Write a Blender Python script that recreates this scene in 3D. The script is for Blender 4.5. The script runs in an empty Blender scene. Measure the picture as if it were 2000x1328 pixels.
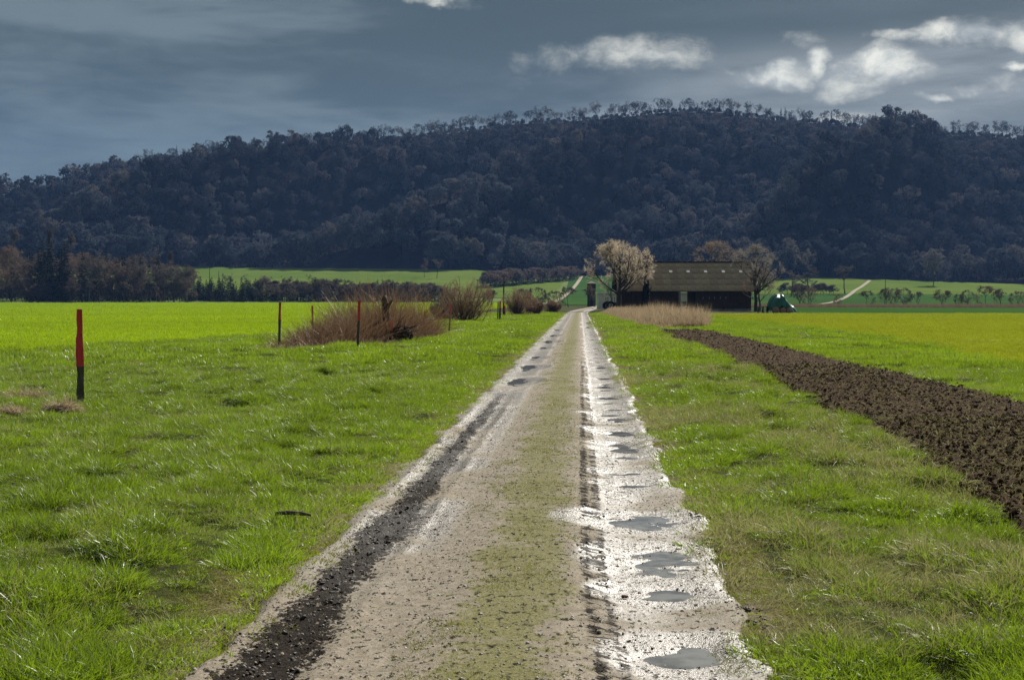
import bpy, bmesh, math, random
import numpy as np
from mathutils import Vector, Matrix

S = bpy.context.scene
COL = S.collection
R = math.radians

# =====================================================================
# CAMERA, LIGHT, SKY, EXPOSURE
# =====================================================================
CAM_H = 1.7
F = 2800.0                       # focal length in pixels of a 2000 px wide picture
cam_d = bpy.data.cameras.new('camera')
cam = bpy.data.objects.new('camera', cam_d)
COL.objects.link(cam)
S.camera = cam
cam.location = (0, 0, CAM_H)
cam.rotation_euler = (R(90 - 1.616), 0, 0)
cam_d.sensor_width = 36.0
cam_d.lens = 50.4
cam_d.clip_start = 0.1
cam_d.clip_end = 20000
cam_d.dof.use_dof = True
cam_d.dof.focus_distance = 14.0
cam_d.dof.aperture_fstop = 10.0

SUN_EL, SUN_AZ = 36.0, 27.0       # degrees; azimuth clockwise from the view direction
sun_d = bpy.data.lights.new('sun', 'SUN')
sun_d.energy = 5.0
sun_d.angle = R(0.53)
sun_d.color = (1.0, 0.95, 0.86)
sun = bpy.data.objects.new('sun', sun_d)
COL.objects.link(sun)
sv = Vector((math.cos(R(SUN_EL)) * math.sin(R(SUN_AZ)), math.cos(R(SUN_EL)) * math.cos(R(SUN_AZ)), math.sin(R(SUN_EL))))
sun.rotation_euler = sv.to_track_quat('Z', 'Y').to_euler()

S.view_settings.view_transform = 'Standard'
S.view_settings.look = 'None'
S.view_settings.gamma = 1.0
S.view_settings.use_curve_mapping = False
S.view_settings.exposure = 0.66
S.render.engine = 'CYCLES'
cy = S.cycles
cy.max_bounces = 6
cy.diffuse_bounces = 2
cy.glossy_bounces = 2
cy.transmission_bounces = 3
cy.transparent_max_bounces = 6
cy.volume_bounces = 0
cy.caustics_reflective = False
cy.caustics_refractive = False
cy.sample_clamp_direct = 12.0
cy.sample_clamp_indirect = 4.0
cy.use_denoising = True
cy.denoiser = 'OPENIMAGEDENOISE'
cy.denoising_prefilter = 'NONE'


class NT:
    """small helper to write node trees tersely"""
    def __init__(s, tree):
        s.t = tree
        s.n = tree.nodes
        s.l = tree.links

    def node(s, kind, **kw):
        nd = s.n.new(kind)
        for k, v in kw.items():
            setattr(nd, k, v)
        return nd

    def put(s, sock, v):
        if hasattr(v, 'links') or isinstance(v, bpy.types.NodeSocket):
            s.l.new(v, sock)
        elif v is not None:
            if sock.type == 'RGBA' and len(v) == 3:
                v = (*v, 1.0)
            sock.default_value = v

    def m(s, op, a, b=None, c=None, clamp=False):
        nd = s.node('ShaderNodeMath', operation=op, use_clamp=clamp)
        s.put(nd.inputs[0], a)
        if b is not None:
            s.put(nd.inputs[1], b)
        if c is not None:
            s.put(nd.inputs[2], c)
        return nd.outputs[0]

    def ss(s, x, lo, hi, a=0.0, b=1.0):
        """smoothstep lo..hi (lo may be above hi)"""
        nd = s.node('ShaderNodeMapRange', interpolation_type='SMOOTHSTEP')
        if isinstance(lo, (int, float)) and isinstance(hi, (int, float)) and lo > hi:
            lo, hi, a, b = hi, lo, b, a
        for k, v in zip(range(5), (x, lo, hi, a, b)):
            s.put(nd.inputs[k], v)
        return nd.outputs[0]

    def mix(s, f, a, b, mode='MIX'):
        nd = s.node('ShaderNodeMix', data_type='RGBA', blend_type=mode)
        s.put(nd.inputs[0], f)
        s.put(nd.inputs[6], a)
        s.put(nd.inputs[7], b)
        return nd.outputs[2]

    def noise(s, vec, scale, detail=4.0, rough=0.55, dist=0.0, out=0):
        nd = s.node('ShaderNodeTexNoise')
        if vec is not None:
            s.put(nd.inputs['Vector'], vec)
        nd.inputs['Scale'].default_value = scale
        nd.inputs['Detail'].default_value = detail
        nd.inputs['Roughness'].default_value = rough
        nd.inputs['Distortion'].default_value = dist
        return nd.outputs[out]

    def vmul(s, vec, xyz):
        nd = s.node('ShaderNodeVectorMath', operation='MULTIPLY')
        s.put(nd.inputs[0], vec)
        nd.inputs[1].default_value = xyz
        return nd.outputs[0]

    def vadd(s, a, b):
        nd = s.node('ShaderNodeVectorMath', operation='ADD')
        s.put(nd.inputs[0], a)
        s.put(nd.inputs[1], b)
        return nd.outputs[0]

    def xyz(s, x, y, z):
        nd = s.node('ShaderNodeCombineXYZ')
        s.put(nd.inputs[0], x)
        s.put(nd.inputs[1], y)
        s.put(nd.inputs[2], z)
        return nd.outputs[0]

    def ramp(s, f, stops):
        nd = s.node('ShaderNodeValToRGB')
        el = nd.color_ramp.elements
        while len(el) < len(stops):
            el.new(0.5)
        for e, (p, c) in zip(el, stops):
            e.position = p
            e.color = (*c, 1.0)
        s.put(nd.inputs[0], f)
        return nd.outputs[0]

    def attr(s, name, kind='GEOMETRY', out='Fac'):
        nd = s.node('ShaderNodeAttribute', attribute_name=name, attribute_type=kind)
        return nd.outputs[out]


# ---- world: Nishita sky behind a broken deck of grey clouds -------------------
world = bpy.data.worlds.new('World')
S.world = world
world.use_nodes = True
wt = NT(world.node_tree)
for nd in list(wt.n):
    wt.n.remove(nd)
tc = wt.node('ShaderNodeTexCoord').outputs['Generated']
sep = wt.node('ShaderNodeSeparateXYZ')
wt.l.new(tc, sep.inputs[0])
dx, dy, dz = sep.outputs
sky = wt.node('ShaderNodeTexSky', sky_type='NISHITA')
sky.sun_disc = False
sky.sun_elevation = R(SUN_EL)
sky.sun_rotation = R(SUN_AZ)
blue = wt.mix(1.0, sky.outputs[0], (0.08, 0.08, 0.08), 'MULTIPLY')
EL = wt.m('MULTIPLY', wt.m('ARCSINE', dz), 57.2958)
AZ = wt.m('MULTIPLY', wt.m('ARCTAN2', dx, dy), 57.2958)
# cloud deck: flattened noise in direction space, so the layers lie level near the horizon
q = wt.vmul(tc, (1.0, 1.0, 5.0))
warp = wt.vadd(q, wt.vmul(wt.noise(q, 5.0, 3, out=1), (0.12, 0.12, 0.12)))
n_big = wt.noise(warp, 2.6, 5, 0.5)
n_mid = wt.noise(warp, 7.5, 6, 0.55)
n_fin = wt.noise(warp, 24.0, 5, 0.6)
# grey of the deck: bluer near the horizon, grey-green overhead
low = wt.ss(EL, 1.0, 11.0)
c_dark = wt.mix(low, (0.046, 0.084, 0.115), (0.037, 0.059, 0.061))
c_light = wt.mix(low, (0.102, 0.160, 0.192), (0.130, 0.168, 0.172))
right = wt.ss(AZ, -6.0, 13.0)
c_light = wt.mix(right, c_light, (0.255, 0.295, 0.325))
shape = wt.m('ADD', wt.m('MULTIPLY', n_big, 0.60), wt.m('ADD', wt.m('MULTIPLY', n_mid, 0.42), wt.m('MULTIPLY', n_fin, 0.10)))
deck = wt.mix(wt.ss(shape, 0.47, 0.67), c_dark, c_light)
# a heavier bank hangs over the right half, high up
bank = wt.m('MULTIPLY', wt.ss(wt.m('ADD', EL, wt.m('MULTIPLY', wt.m('SUBTRACT', n_mid, 0.5), 5.0)), 8.6, 10.6), wt.ss(AZ, -8.0, 2.0))
glow = wt.m('MULTIPLY', wt.m('MULTIPLY', wt.ss(EL, 5.5, 8.0), wt.ss(EL, 11.0, 9.0)), wt.ss(AZ, 2.0, 13.0))
deck = wt.mix(wt.m('MULTIPLY', glow, wt.ss(n_mid, 0.25, 0.60, 0.35, 0.95)), deck, (0.295, 0.325, 0.325))
deck = wt.mix(wt.m('MULTIPLY', bank, 0.88), deck, (0.032, 0.054, 0.052))
# torn bright gaps, most of them towards the sun side: (azimuth, elevation, half width, half height, strength)
wob = wt.node('ShaderNodeSeparateColor')
wt.l.new(wt.noise(wt.vmul(tc, (1.0, 1.0, 1.5)), 16.0, 5, 0.6, out=1), wob.inputs[0])
AZw = wt.m('ADD', AZ, wt.m('MULTIPLY', wt.m('SUBTRACT', wob.outputs[0], 0.5), 4.2))
ELw = wt.m('ADD', EL, wt.m('MULTIPLY', wt.m('SUBTRACT', wob.outputs[1], 0.5), 2.2))
gaps = None
for (ga, ge, gw, gh, gs) in [(10.6, 8.9, 1.1, 0.45, 1.0), (12.1, 9.35, 0.5, 0.55, 1.0), (14.6, 8.8, 1.2, 0.7, 1.0), (13.6, 8.2, 1.6, 0.4, 0.5),
                             (17.6, 9.9, 2.2, 0.5, 0.9), (20.5, 10.0, 1.6, 0.6, 0.9), (18.8, 8.5, 0.6, 0.22, 1.0), (16.0, 7.7, 0.6, 0.2, 0.9),
                             (17.9, 7.95, 1.5, 0.3, 0.55), (13.0, 7.1, 1.4, 0.3, 0.45), (15.5, 10.0, 1.6, 0.35, 0.6), (4.2, 9.55, 4.6, 0.70, 0.46), (5.4, 9.45, 2.2, 0.35, 0.62),
                             (1.5, 8.9, 2.5, 0.3, 0.25), (-2.6, 11.9, 1.6, 0.35, 0.6), (11.3, 10.2, 1.2, 0.3, 0.45), (23.0, 8.7, 2.0, 0.6, 0.8), (26.5, 11.0, 3.0, 0.8, 0.8)]:
    a_ = wt.m('DIVIDE', wt.m('SUBTRACT', AZw, ga), gw)
    e_ = wt.m('DIVIDE', wt.m('SUBTRACT', ELw, ge), gh)
    g_ = wt.m('MULTIPLY', wt.m('EXPONENT', wt.m('MULTIPLY', wt.m('ADD', wt.m('MULTIPLY', a_, a_), wt.m('MULTIPLY', e_, e_)), -0.8)), gs)
    gaps = g_ if gaps is None else wt.m('MAXIMUM', gaps, g_)
rag = wt.noise(wt.vadd(wt.vmul(tc, (1.0, 1.0, 1.6)), wt.vmul(wt.noise(tc, 14.0, 2, out=1), (0.05, 0.05, 0.05))), 20.0, 7, 0.62)
gaps = wt.m('MULTIPLY', wt.ss(gaps, 0.02, 0.30), wt.m('ADD', gaps, wt.m('MULTIPLY', wt.m('SUBTRACT', rag, 0.5), 1.9)))
gaps = wt.ss(gaps, 0.05, 1.15)
deck = wt.mix(gaps, deck, wt.mix(wt.ss(rag, 0.36, 0.60), (0.46, 0.49, 0.48), (0.84, 0.83, 0.73)))
# opener sky high above the frame, bright cloud near the sun
up = wt.ss(EL, 16.0, 45.0)
open_ = wt.m('MULTIPLY', up, wt.ss(n_big, 0.46, 0.60))
deck = wt.mix(wt.m('MULTIPLY', up, 0.6), deck, wt.mix(wt.ss(shape, 0.4, 0.68), (0.16, 0.19, 0.21), (0.40, 0.42, 0.43)))
final = wt.mix(wt.m('MULTIPLY', open_, 0.55), deck, blue)
final = wt.mix(0.08, final, blue)
bg = wt.node('ShaderNodeBackground')
wt.l.new(final, bg.inputs[0])
bg.inputs[1].default_value = 0.72
wo = wt.node('ShaderNodeOutputWorld')
wt.l.new(bg.outputs[0], wo.inputs[0])


# =====================================================================
# HELPERS
# =====================================================================
def hash2(ix, iy, seed):
    h = (ix.astype(np.int64) * 374761393 + iy.astype(np.int64) * 668265263 + seed * 974711) & 0xffffffff
    h = ((h ^ (h >> 13)) * 1274126177) & 0xffffffff
    h = h ^ (h >> 16)
    return (h & 0xffffff) / float(0xffffff)


def vnoise(x, y, seed=0):
    x = np.asarray(x, float)
    y = np.asarray(y, float)
    ix = np.floor(x)
    iy = np.floor(y)
    fx = x - ix
    fy = y - iy
    fx = fx * fx * fx * (fx * (fx * 6 - 15) + 10)
    fy = fy * fy * fy * (fy * (fy * 6 - 15) + 10)
    a = hash2(ix, iy, seed)
    b = hash2(ix + 1, iy, seed)
    c = hash2(ix, iy + 1, seed)
    d = hash2(ix + 1, iy + 1, seed)
    return (a * (1 - fx) + b * fx) * (1 - fy) + (c * (1 - fx) + d * fx) * fy


def fbm(x, y, seed=0, oct=4, gain=0.5):
    s = 0.0
    a = 1.0
    t = 0.0
    for i in range(oct):
        s = s + a * vnoise(x * 2.03 ** i + 17.3 * i, y * 2.03 ** i - 9.1 * i, seed + i)
        t += a
        a *= gain
    return s / t


def sstep(x, a, b):
    t = np.clip((np.asarray(x, float) - a) / (b - a), 0, 1)
    return t * t * (3 - 2 * t)


def mesh_np(name, v, f, mats=None, mat_idx=None, smooth=False, attrs=None):
    """v (N,3), f (M,k) index array -> mesh"""
    me = bpy.data.meshes.new(name)
    v = np.ascontiguousarray(v, np.float32)
    f = np.ascontiguousarray(f, np.int32)
    m, k = f.shape
    me.vertices.add(len(v))
    me.vertices.foreach_set('co', v.ravel())
    me.loops.add(m * k)
    me.loops.foreach_set('vertex_index', f.ravel())
    me.polygons.add(m)
    me.polygons.foreach_set('loop_start', np.arange(m, dtype=np.int32) * k)
    if mat_idx is not None:
        me.polygons.foreach_set('material_index', np.ascontiguousarray(mat_idx, np.int32))
    if smooth:
        me.polygons.foreach_set('use_smooth', np.ones(m, bool))
    me.update(calc_edges=True)
    for mt in (mats or []):
        me.materials.append(mt)
    for an, av in (attrs or {}).items():
        at = me.attributes.new(an, 'FLOAT', 'POINT')
        at.data.foreach_set('value', np.ascontiguousarray(av, np.float32))
    return me


def add(name, data, parent=None, loc=None, rotz=0.0, scale=None):
    o = bpy.data.objects.new(name, data)
    COL.objects.link(o)
    if parent is not None:
        o.parent = parent
    if loc is not None:
        o.location = loc
    if rotz:
        o.rotation_euler = (0, 0, rotz)
    if scale is not None:
        o.scale = (scale,) * 3 if isinstance(scale, (int, float)) else scale
    return o


def tag(o, label=None, cat=None, group=None, kind=None):
    if label:
        o['label'] = label
    if cat:
        o['category'] = cat
    if group:
        o['group'] = group
    if kind:
        o['kind'] = kind
    return o


def structure(name, me, label=None):
    o = add(name, me)
    o['kind'] = 'structure'
    if label:
        o['label'] = label
    return o


def grid_faces(ny, nx):
    i = np.arange(ny - 1)[:, None] * nx + np.arange(nx - 1)[None, :]
    return np.stack([i, i + 1, i + nx + 1, i + nx], -1).reshape(-1, 4)


class MB:
    """collects boxes, tubes and prisms into one mesh"""
    def __init__(s):
        s.bm = bmesh.new()

    def box(s, x0, x1, y0, y1, z0, z1, M=None, bev=0.0):
        bm2 = bmesh.new()
        bmesh.ops.create_cube(bm2, size=1.0)
        for v in bm2.verts:
            v.co = Vector(((x0 + x1) / 2 + v.co.x * (x1 - x0), (y0 + y1) / 2 + v.co.y * (y1 - y0), (z0 + z1) / 2 + v.co.z * (z1 - z0)))
        if bev:
            bmesh.ops.bevel(bm2, geom=bm2.edges[:], offset=bev, segments=1, affect='EDGES')
        s._join(bm2, M)
        return s

    def tube(s, pts, rads, k=8, cap=True):
        bm = s.bm
        pts = [Vector(p) for p in pts]
        rings = []
        for i, p in enumerate(pts):
            d = (pts[min(i + 1, len(pts) - 1)] - pts[max(i - 1, 0)]).normalized()
            a = d.orthogonal().normalized() if i == 0 else (a - d * a.dot(d)).normalized()
            b = d.cross(a)
            rings.append([bm.verts.new(p + (a * math.cos(t) + b * math.sin(t)) * rads[i]) for t in [2 * math.pi * j / k for j in range(k)]])
        for r0, r1 in zip(rings, rings[1:]):
            for j in range(k):
                bm.faces.new((r0[j], r0[(j + 1) % k], r1[(j + 1) % k], r1[j]))
        if cap:
            bm.faces.new(rings[0][::-1])
            bm.faces.new(rings[-1])
        return s

    def poly(s, pts):
        s.bm.faces.new([s.bm.verts.new(p) for p in pts])
        return s

    def _join(s, bm2, M):
        mp = {}
        for v in bm2.verts:
            mp[v] = s.bm.verts.new(M @ v.co if M else v.co)
        for f in bm2.faces:
            s.bm.faces.new([mp[v] for v in f.verts])
        bm2.free()

    def build(s, name, mat, parent=None, loc=None, rotz=0.0, smooth=False):
        me = bpy.data.meshes.new(name)
        bmesh.ops.recalc_face_normals(s.bm, faces=s.bm.faces[:])
        s.bm.to_mesh(me)
        s.bm.free()
        me.materials.append(mat)
        if smooth:
            for p in me.polygons:
                p.use_smooth = True
        return add(name, me, parent, loc, rotz)


def empty(name, loc, rotz=0.0):
    o = add(name, None, loc=loc, rotz=rotz)
    o.empty_display_size = 0.2
    return o


def copy_tree(o, parent=None):
    c = o.copy()
    COL.objects.link(c)
    c.parent = parent
    for ch in list(o.children):
        copy_tree(ch, c)
    return c


# =====================================================================
# MATERIALS
# =====================================================================
def new_mat(name):
    m = bpy.data.materials.new(name)
    m.use_nodes = True
    t = NT(m.node_tree)
    b = t.n['Principled BSDF']
    return m, t, b


def simple_mat(name, c0, c1, scale=6.0, rough=0.8, spec=0.3, bump=0.0, bscale=None, stretch=(1, 1, 1), rand=0.0):
    m, t, b = new_mat(name)
    v = t.vmul(t.node('ShaderNodeTexCoord').outputs['Object'], stretch)
    n = t.noise(v, scale, 5, 0.6)
    col = t.mix(t.ss(n, 0.35, 0.68), c0, c1)
    if rand:
        r = t.node('ShaderNodeObjectInfo').outputs['Random']
        k = t.m('MULTIPLY_ADD', r, 2 * rand, 1 - rand)
        col = t.mix(1.0, col, t.xyz(k, k, k), 'MULTIPLY')
    t.put(b.inputs['Base Color'], col)
    b.inputs['Roughness'].default_value = rough
    b.inputs['Specular IOR Level'].default_value = spec
    if bump:
        bp = t.node('ShaderNodeBump')
        bp.inputs['Strength'].default_value = 1.0
        bp.inputs['Distance'].default_value = bump
        t.put(bp.inputs['Height'], t.noise(v, bscale or scale * 4, 4, 0.6))
        t.put(b.inputs['Normal'], bp.outputs[0])
    return m


def leaf_mat(name, ca, cb, trans, tmix=0.45, rough=0.42, spec=0.4, kind='INSTANCER', straw=0.0):
    """thin blades: diffuse + light through the blade + a little gloss; colour varies by clump and by blade"""
    m, t, b = new_mat(name)
    tint = t.attr('tint', kind)
    geo = t.node('ShaderNodeNewGeometry')
    fine = t.noise(geo.outputs['Position'], 55.0, 2, 0.5)
    mid = t.noise(geo.outputs['Position'], 1.1, 3, 0.6)
    one = t.attr('blade') if kind == 'INSTANCER' else fine
    f = t.m('ADD', t.m('MULTIPLY', tint, 0.6), t.m('ADD', t.m('MULTIPLY', one, 0.55), t.m('MULTIPLY', mid, 0.4)))
    f = t.ss(f, 0.25, 1.25)
    col = t.mix(f, ca, cb)
    if straw:
        col = t.mix(t.ss(one, 1.0 - straw, 1.0 - straw * 0.5), col, (0.36, 0.31, 0.16))
    t.put(b.inputs['Base Color'], col)
    b.inputs['Roughness'].default_value = rough
    b.inputs['Specular IOR Level'].default_value = spec
    tr = t.node('ShaderNodeBsdfTranslucent')
    t.put(tr.inputs[0], t.mix(f, tuple(x * 0.7 for x in trans), trans))
    mx = t.node('ShaderNodeMixShader')
    mx.inputs[0].default_value = tmix
    t.l.new(b.outputs[0], mx.inputs[1])
    t.l.new(tr.outputs[0], mx.inputs[2])
    t.l.new(mx.outputs[0], t.n['Material Output'].inputs[0])
    return m


M_GRASS = leaf_mat('grass_blade', (0.016, 0.055, 0.006), (0.265, 0.365, 0.036), (0.39, 0.57, 0.024), 0.30, 0.42, 0.42, straw=0.05)
M_STRAW = leaf_mat('dry_blade', (0.22, 0.23, 0.07), (0.42, 0.39, 0.19), (0.34, 0.33, 0.12), 0.35, 0.55, 0.2)
M_MOSS = leaf_mat('moss_blade', (0.085, 0.110, 0.014), (0.25, 0.24, 0.05), (0.27, 0.28, 0.03), 0.35)
M_CROP = leaf_mat('crop_blade', (0.10, 0.19, 0.008), (0.20, 0.29, 0.012), (0.36, 0.50, 0.010), 0.5)
M_CROPR = leaf_mat('yellow_crop_blade', (0.130, 0.172, 0.014), (0.212, 0.243, 0.022), (0.338, 0.390, 0.018), 0.45)
M_REED = leaf_mat('reed_stalk', (0.20, 0.14, 0.08), (0.58, 0.46, 0.31), (0.42, 0.32, 0.20), 0.4, 0.6, 0.2, kind='GEOMETRY')
M_BRAMBLE = leaf_mat('bramble_stem', (0.055, 0.033, 0.022), (0.33, 0.21, 0.125), (0.22, 0.13, 0.07), 0.3, 0.5, 0.3, kind='GEOMETRY')

M_BELT = leaf_mat('dead_reed', (0.16, 0.105, 0.085), (0.30, 0.215, 0.17), (0.26, 0.17, 0.12), 0.3, 0.7, 0.1, kind='GEOMETRY')


def wood_mat(name, c0, c1, rand=0.25, warmth=None, tmix=0.0, zone=False):
    """bark / twigs; each tree its own shade"""
    m, t, b = new_mat(name)
    oi = t.node('ShaderNodeObjectInfo')
    r = oi.outputs['Random']
    g = t.node('ShaderNodeNewGeometry')
    n = t.noise(t.node('ShaderNodeTexCoord').outputs['Object'], 0.8, 3, 0.6)
    w_ = t.m('ADD', t.m('MULTIPLY', r, 0.6), t.m('MULTIPLY', n, 0.4))
    if zone:                     # stands of paler and darker species
        zn = t.noise(g.outputs['Position'], 0.011, 3, 0.5)
        w_ = t.m('ADD', t.m('MULTIPLY', w_, 0.62), t.ss(zn, 0.42, 0.66, -0.10, 0.45))
    col = t.mix(w_, c0, c1)
    if warmth:
        r2 = t.m('FRACT', t.m('MULTIPLY', r, 7.31))
        col = t.mix(t.ss(r2, 0.7, 0.95), col, warmth)
    t.put(b.inputs['Base Color'], col)
    b.inputs['Roughness'].default_value = 0.8
    b.inputs['Specular IOR Level'].default_value = 0.1
    if tmix:                     # fine twigs let light creep round them
        tr = t.node('ShaderNodeBsdfTranslucent')
        t.put(tr.inputs[0], col)
        mx = t.node('ShaderNodeMixShader')
        mx.inputs[0].default_value = tmix
        t.l.new(b.outputs[0], mx.inputs[1])
        t.l.new(tr.outputs[0], mx.inputs[2])
        t.l.new(mx.outputs[0], t.n['Material Output'].inputs[0])
    return m


M_BARK = wood_mat('bark', (0.045, 0.038, 0.030), (0.10, 0.085, 0.065))
M_TWIG = wood_mat('bare_twigs', (0.075, 0.066, 0.058), (0.165, 0.14, 0.115), warmth=(0.20, 0.14, 0.105), tmix=0.3)
M_TWIG_F = wood_mat('forest_twigs', (0.040, 0.052, 0.066), (0.195, 0.208, 0.225), warmth=(0.235, 0.215, 0.195), tmix=0.15, zone=True)
M_TWIG_GREY = wood_mat('grey_tan_twigs', (0.21, 0.19, 0.165), (0.28, 0.255, 0.22), tmix=0.4)
M_TWIG_TAN = wood_mat('tan_twigs', (0.40, 0.33, 0.235), (0.52, 0.435, 0.32), tmix=0.45)
M_BARK_PALE = wood_mat('pale_bark', (0.13, 0.12, 0.10), (0.24, 0.22, 0.19))
M_NEEDLE = wood_mat('conifer_needles', (0.010, 0.022, 0.012), (0.026, 0.045, 0.020))
M_SHRUB = wood_mat('shrub_twigs', (0.16, 0.10, 0.065), (0.27, 0.18, 0.12), tmix=0.35)
M_IVY = wood_mat('ivy', (0.008, 0.013, 0.007), (0.018, 0.025, 0.010))


# =====================================================================
# TERRAIN
# =====================================================================
def road_x(Y):
    Y = np.asarray(Y, float)
    return 0.0475 * Y - 0.44 + 5.2 * sstep(Y, 170, 380)


NEAR_Y = np.array([-10, 0, 11.5, 21.2, 27.2, 39.7, 63, 80])
NEAR_X = np.array([2.3, 2.95, 3.85, 4.68, 5.25, 5.95, 7.0, 7.7])
FAR_Y = np.array([-10, 0, 23.2, 35.3, 68, 80])
FAR_X = np.array([6.6, 7.1, 8.29, 8.8, 10.2, 10.7])


def plough_near(Y):
    return np.interp(Y, NEAR_Y, NEAR_X)


def plough_far(Y):
    return np.interp(Y, FAR_Y, FAR_X)


def field_left(Y):
    """right-hand limit of the bright crop on the left"""
    return np.interp(Y, [-20, 20, 45, 68, 100, 176, 260, 455], [-24, -20.5, -16, -10.9, -9.6, -8.6, -4, 6]) + 1.6 * (fbm(np.asarray(Y, float) / 5.0, np.asarray(Y, float) * 0, 303, 3) - 0.5)


def field_right(Y):
    """left-hand limit of the yellow crop on the right"""
    return np.interp(Y, [-20, 0, 36.6, 68, 136, 165], [8.5, 9.8, 13.1, 16.6, 19.6, 21.0]) + 1.4 * (fbm(np.asarray(Y, float) / 4.0, np.asarray(Y, float) * 0, 307, 3) - 0.5)


PX = np.array([-900, -300, 0, 60, 150, 200, 250, 300, 400, 500, 600, 700, 800, 900, 1000, 1100, 1200, 1300, 1400, 1500, 1560, 1620, 1700, 1770, 1800, 1900, 2000, 2300, 2900])
PY = np.array([470, 420, 392, 388, 384, 378, 352, 326, 310, 300, 290, 283, 273, 260, 245, 240, 233, 222, 222, 236, 242, 243, 258, 275, 268, 266, 276, 285, 330])
Y_TOE, Y_RIDGE = 850.0, 1250.0
RIDGE_X = (PX - 1000) / F * Y_RIDGE
RIDGE_Z = CAM_H + (585 - PY) / F * Y_RIDGE


def toe_z(X):
    return np.interp(X, [-500, -200, -30, 40, 160, 310, 600], [17, 21, 19.5, 15.5, 15.5, 10.5, 9])


def spur(X, Y):
    """wooded spurs and gullies that run down to the left"""
    ph = X + 0.75 * (Y_RIDGE - Y) + 60 * (fbm(X / 260.0, Y / 160.0, 41, 2) - 0.5)
    amp = 0.65 + 0.7 * vnoise(ph / 190.0 + 0.5, Y * 0.0, 47)
    r = 1 - np.abs(np.sin(math.pi * ph / 215.0))
    r2 = 1 - np.abs(np.sin(math.pi * (ph / 66.0 + 0.8 * fbm(X / 90.0, Y / 70.0, 52, 2))))
    return 84.0 * amp * (r - 0.30) + 15.0 * (r2 - 0.36) + 14.0 * (fbm(X / 45.0, Y / 45.0, 77, 2) - 0.5)


def height(X, Y):
    """broad lie of the land"""
    X = np.asarray(X, float)
    Y = np.asarray(Y, float)
    zt = toe_z(X)
    t = np.clip((Y - 300) / 550, 0, 1)
    z = zt * t ** 2.8
    zr = np.interp(X, RIDGE_X, RIDGE_Z)
    s = np.clip((Y - Y_TOE) / (Y_RIDGE - Y_TOE), 0, 1)
    prof = 0.55 * s + 0.45 * (s * s * (3 - 2 * s))
    hill = (zr - zt) * prof + spur(X, Y) * np.clip(6.2 * s * (1 - s) ** 2, 0, 1) * (1 - sstep(s, 0.55, 0.85)) * np.clip((zr - zt) / 150, 0.2, 1)
    z = np.where(Y > Y_TOE, zt + hill, z)
    back = np.clip((Y - Y_RIDGE) / 600, 0, 1)
    z = np.where(Y > Y_RIDGE, zr - 70 * back * back, z)
    return z


def micro(X, Y):
    """hummocks of the verges"""
    n = fbm(X / 0.62, Y / 0.62, 5, 3) - 0.5
    w = fbm(X / 4.0, Y / 4.0, 9, 2) - 0.5
    fade = 1 - sstep(Y, 60, 200)
    return (0.26 * n + 0.15 * w) * fade


def bed(X, Y):
    """how far the ground is lowered under road, plough strip and crops"""
    u = X - road_x(Y)
    rd = 1 - sstep(np.abs(u), 1.12, 1.42)
    inside = lambda a, b, w: sstep(X, a, a + w) * (1 - sstep(X, b - w, b))
    pl = inside(plough_near(Y), plough_far(Y), 0.25) * (1 - sstep(Y, 76, 78.5))
    cr = (1 - sstep(X, field_left(Y) - 0.8, field_left(Y))) * (Y < 470) + sstep(X, field_right(Y), field_right(Y) + 0.8) * (Y < 166)
    return rd + 3.0 * pl + 3.0 * cr * (1 - sstep(Y, 90, 200))


def ground_z(X, Y):
    X = np.asarray(X, float)
    Y = np.asarray(Y, float)
    u = X - road_x(Y)
    k = sstep(np.abs(u), 1.25, 2.6)
    left = np.where(u < 0, 0.05 * sstep(-u, 1.3, 3.2), 0.03 * sstep(u, 1.3, 3.0)) * (1 - sstep(Y, 100, 300))
    return height(X, Y) + micro(X, Y) * (0.15 + 0.85 * k) + left - 0.07 * bed(X, Y)


def sinh_axis(n, near, far):
    t = np.linspace(-1, 1, n)
    k = 7.0
    for _ in range(60):
        s = far / math.sinh(k)
        sp = s * k * 2 / (n - 1)
        k *= 1.02 if sp > near else 0.98
    return far / math.sinh(k) * np.sinh(k * t)


XS = sinh_axis(300, 0.16, 1500.0)
YS = np.concatenate([np.linspace(-60, 3.8, 14), np.geomspace(4.0, Y_TOE, 400)])


def terrain_patch(xs, ys, fz):
    Xg, Yg = np.meshgrid(xs, ys)
    Z = fz(Xg, Yg)
    return np.stack([Xg, Yg, Z], -1).reshape(-1, 3), grid_faces(len(ys), len(xs)), Xg, Yg


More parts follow.
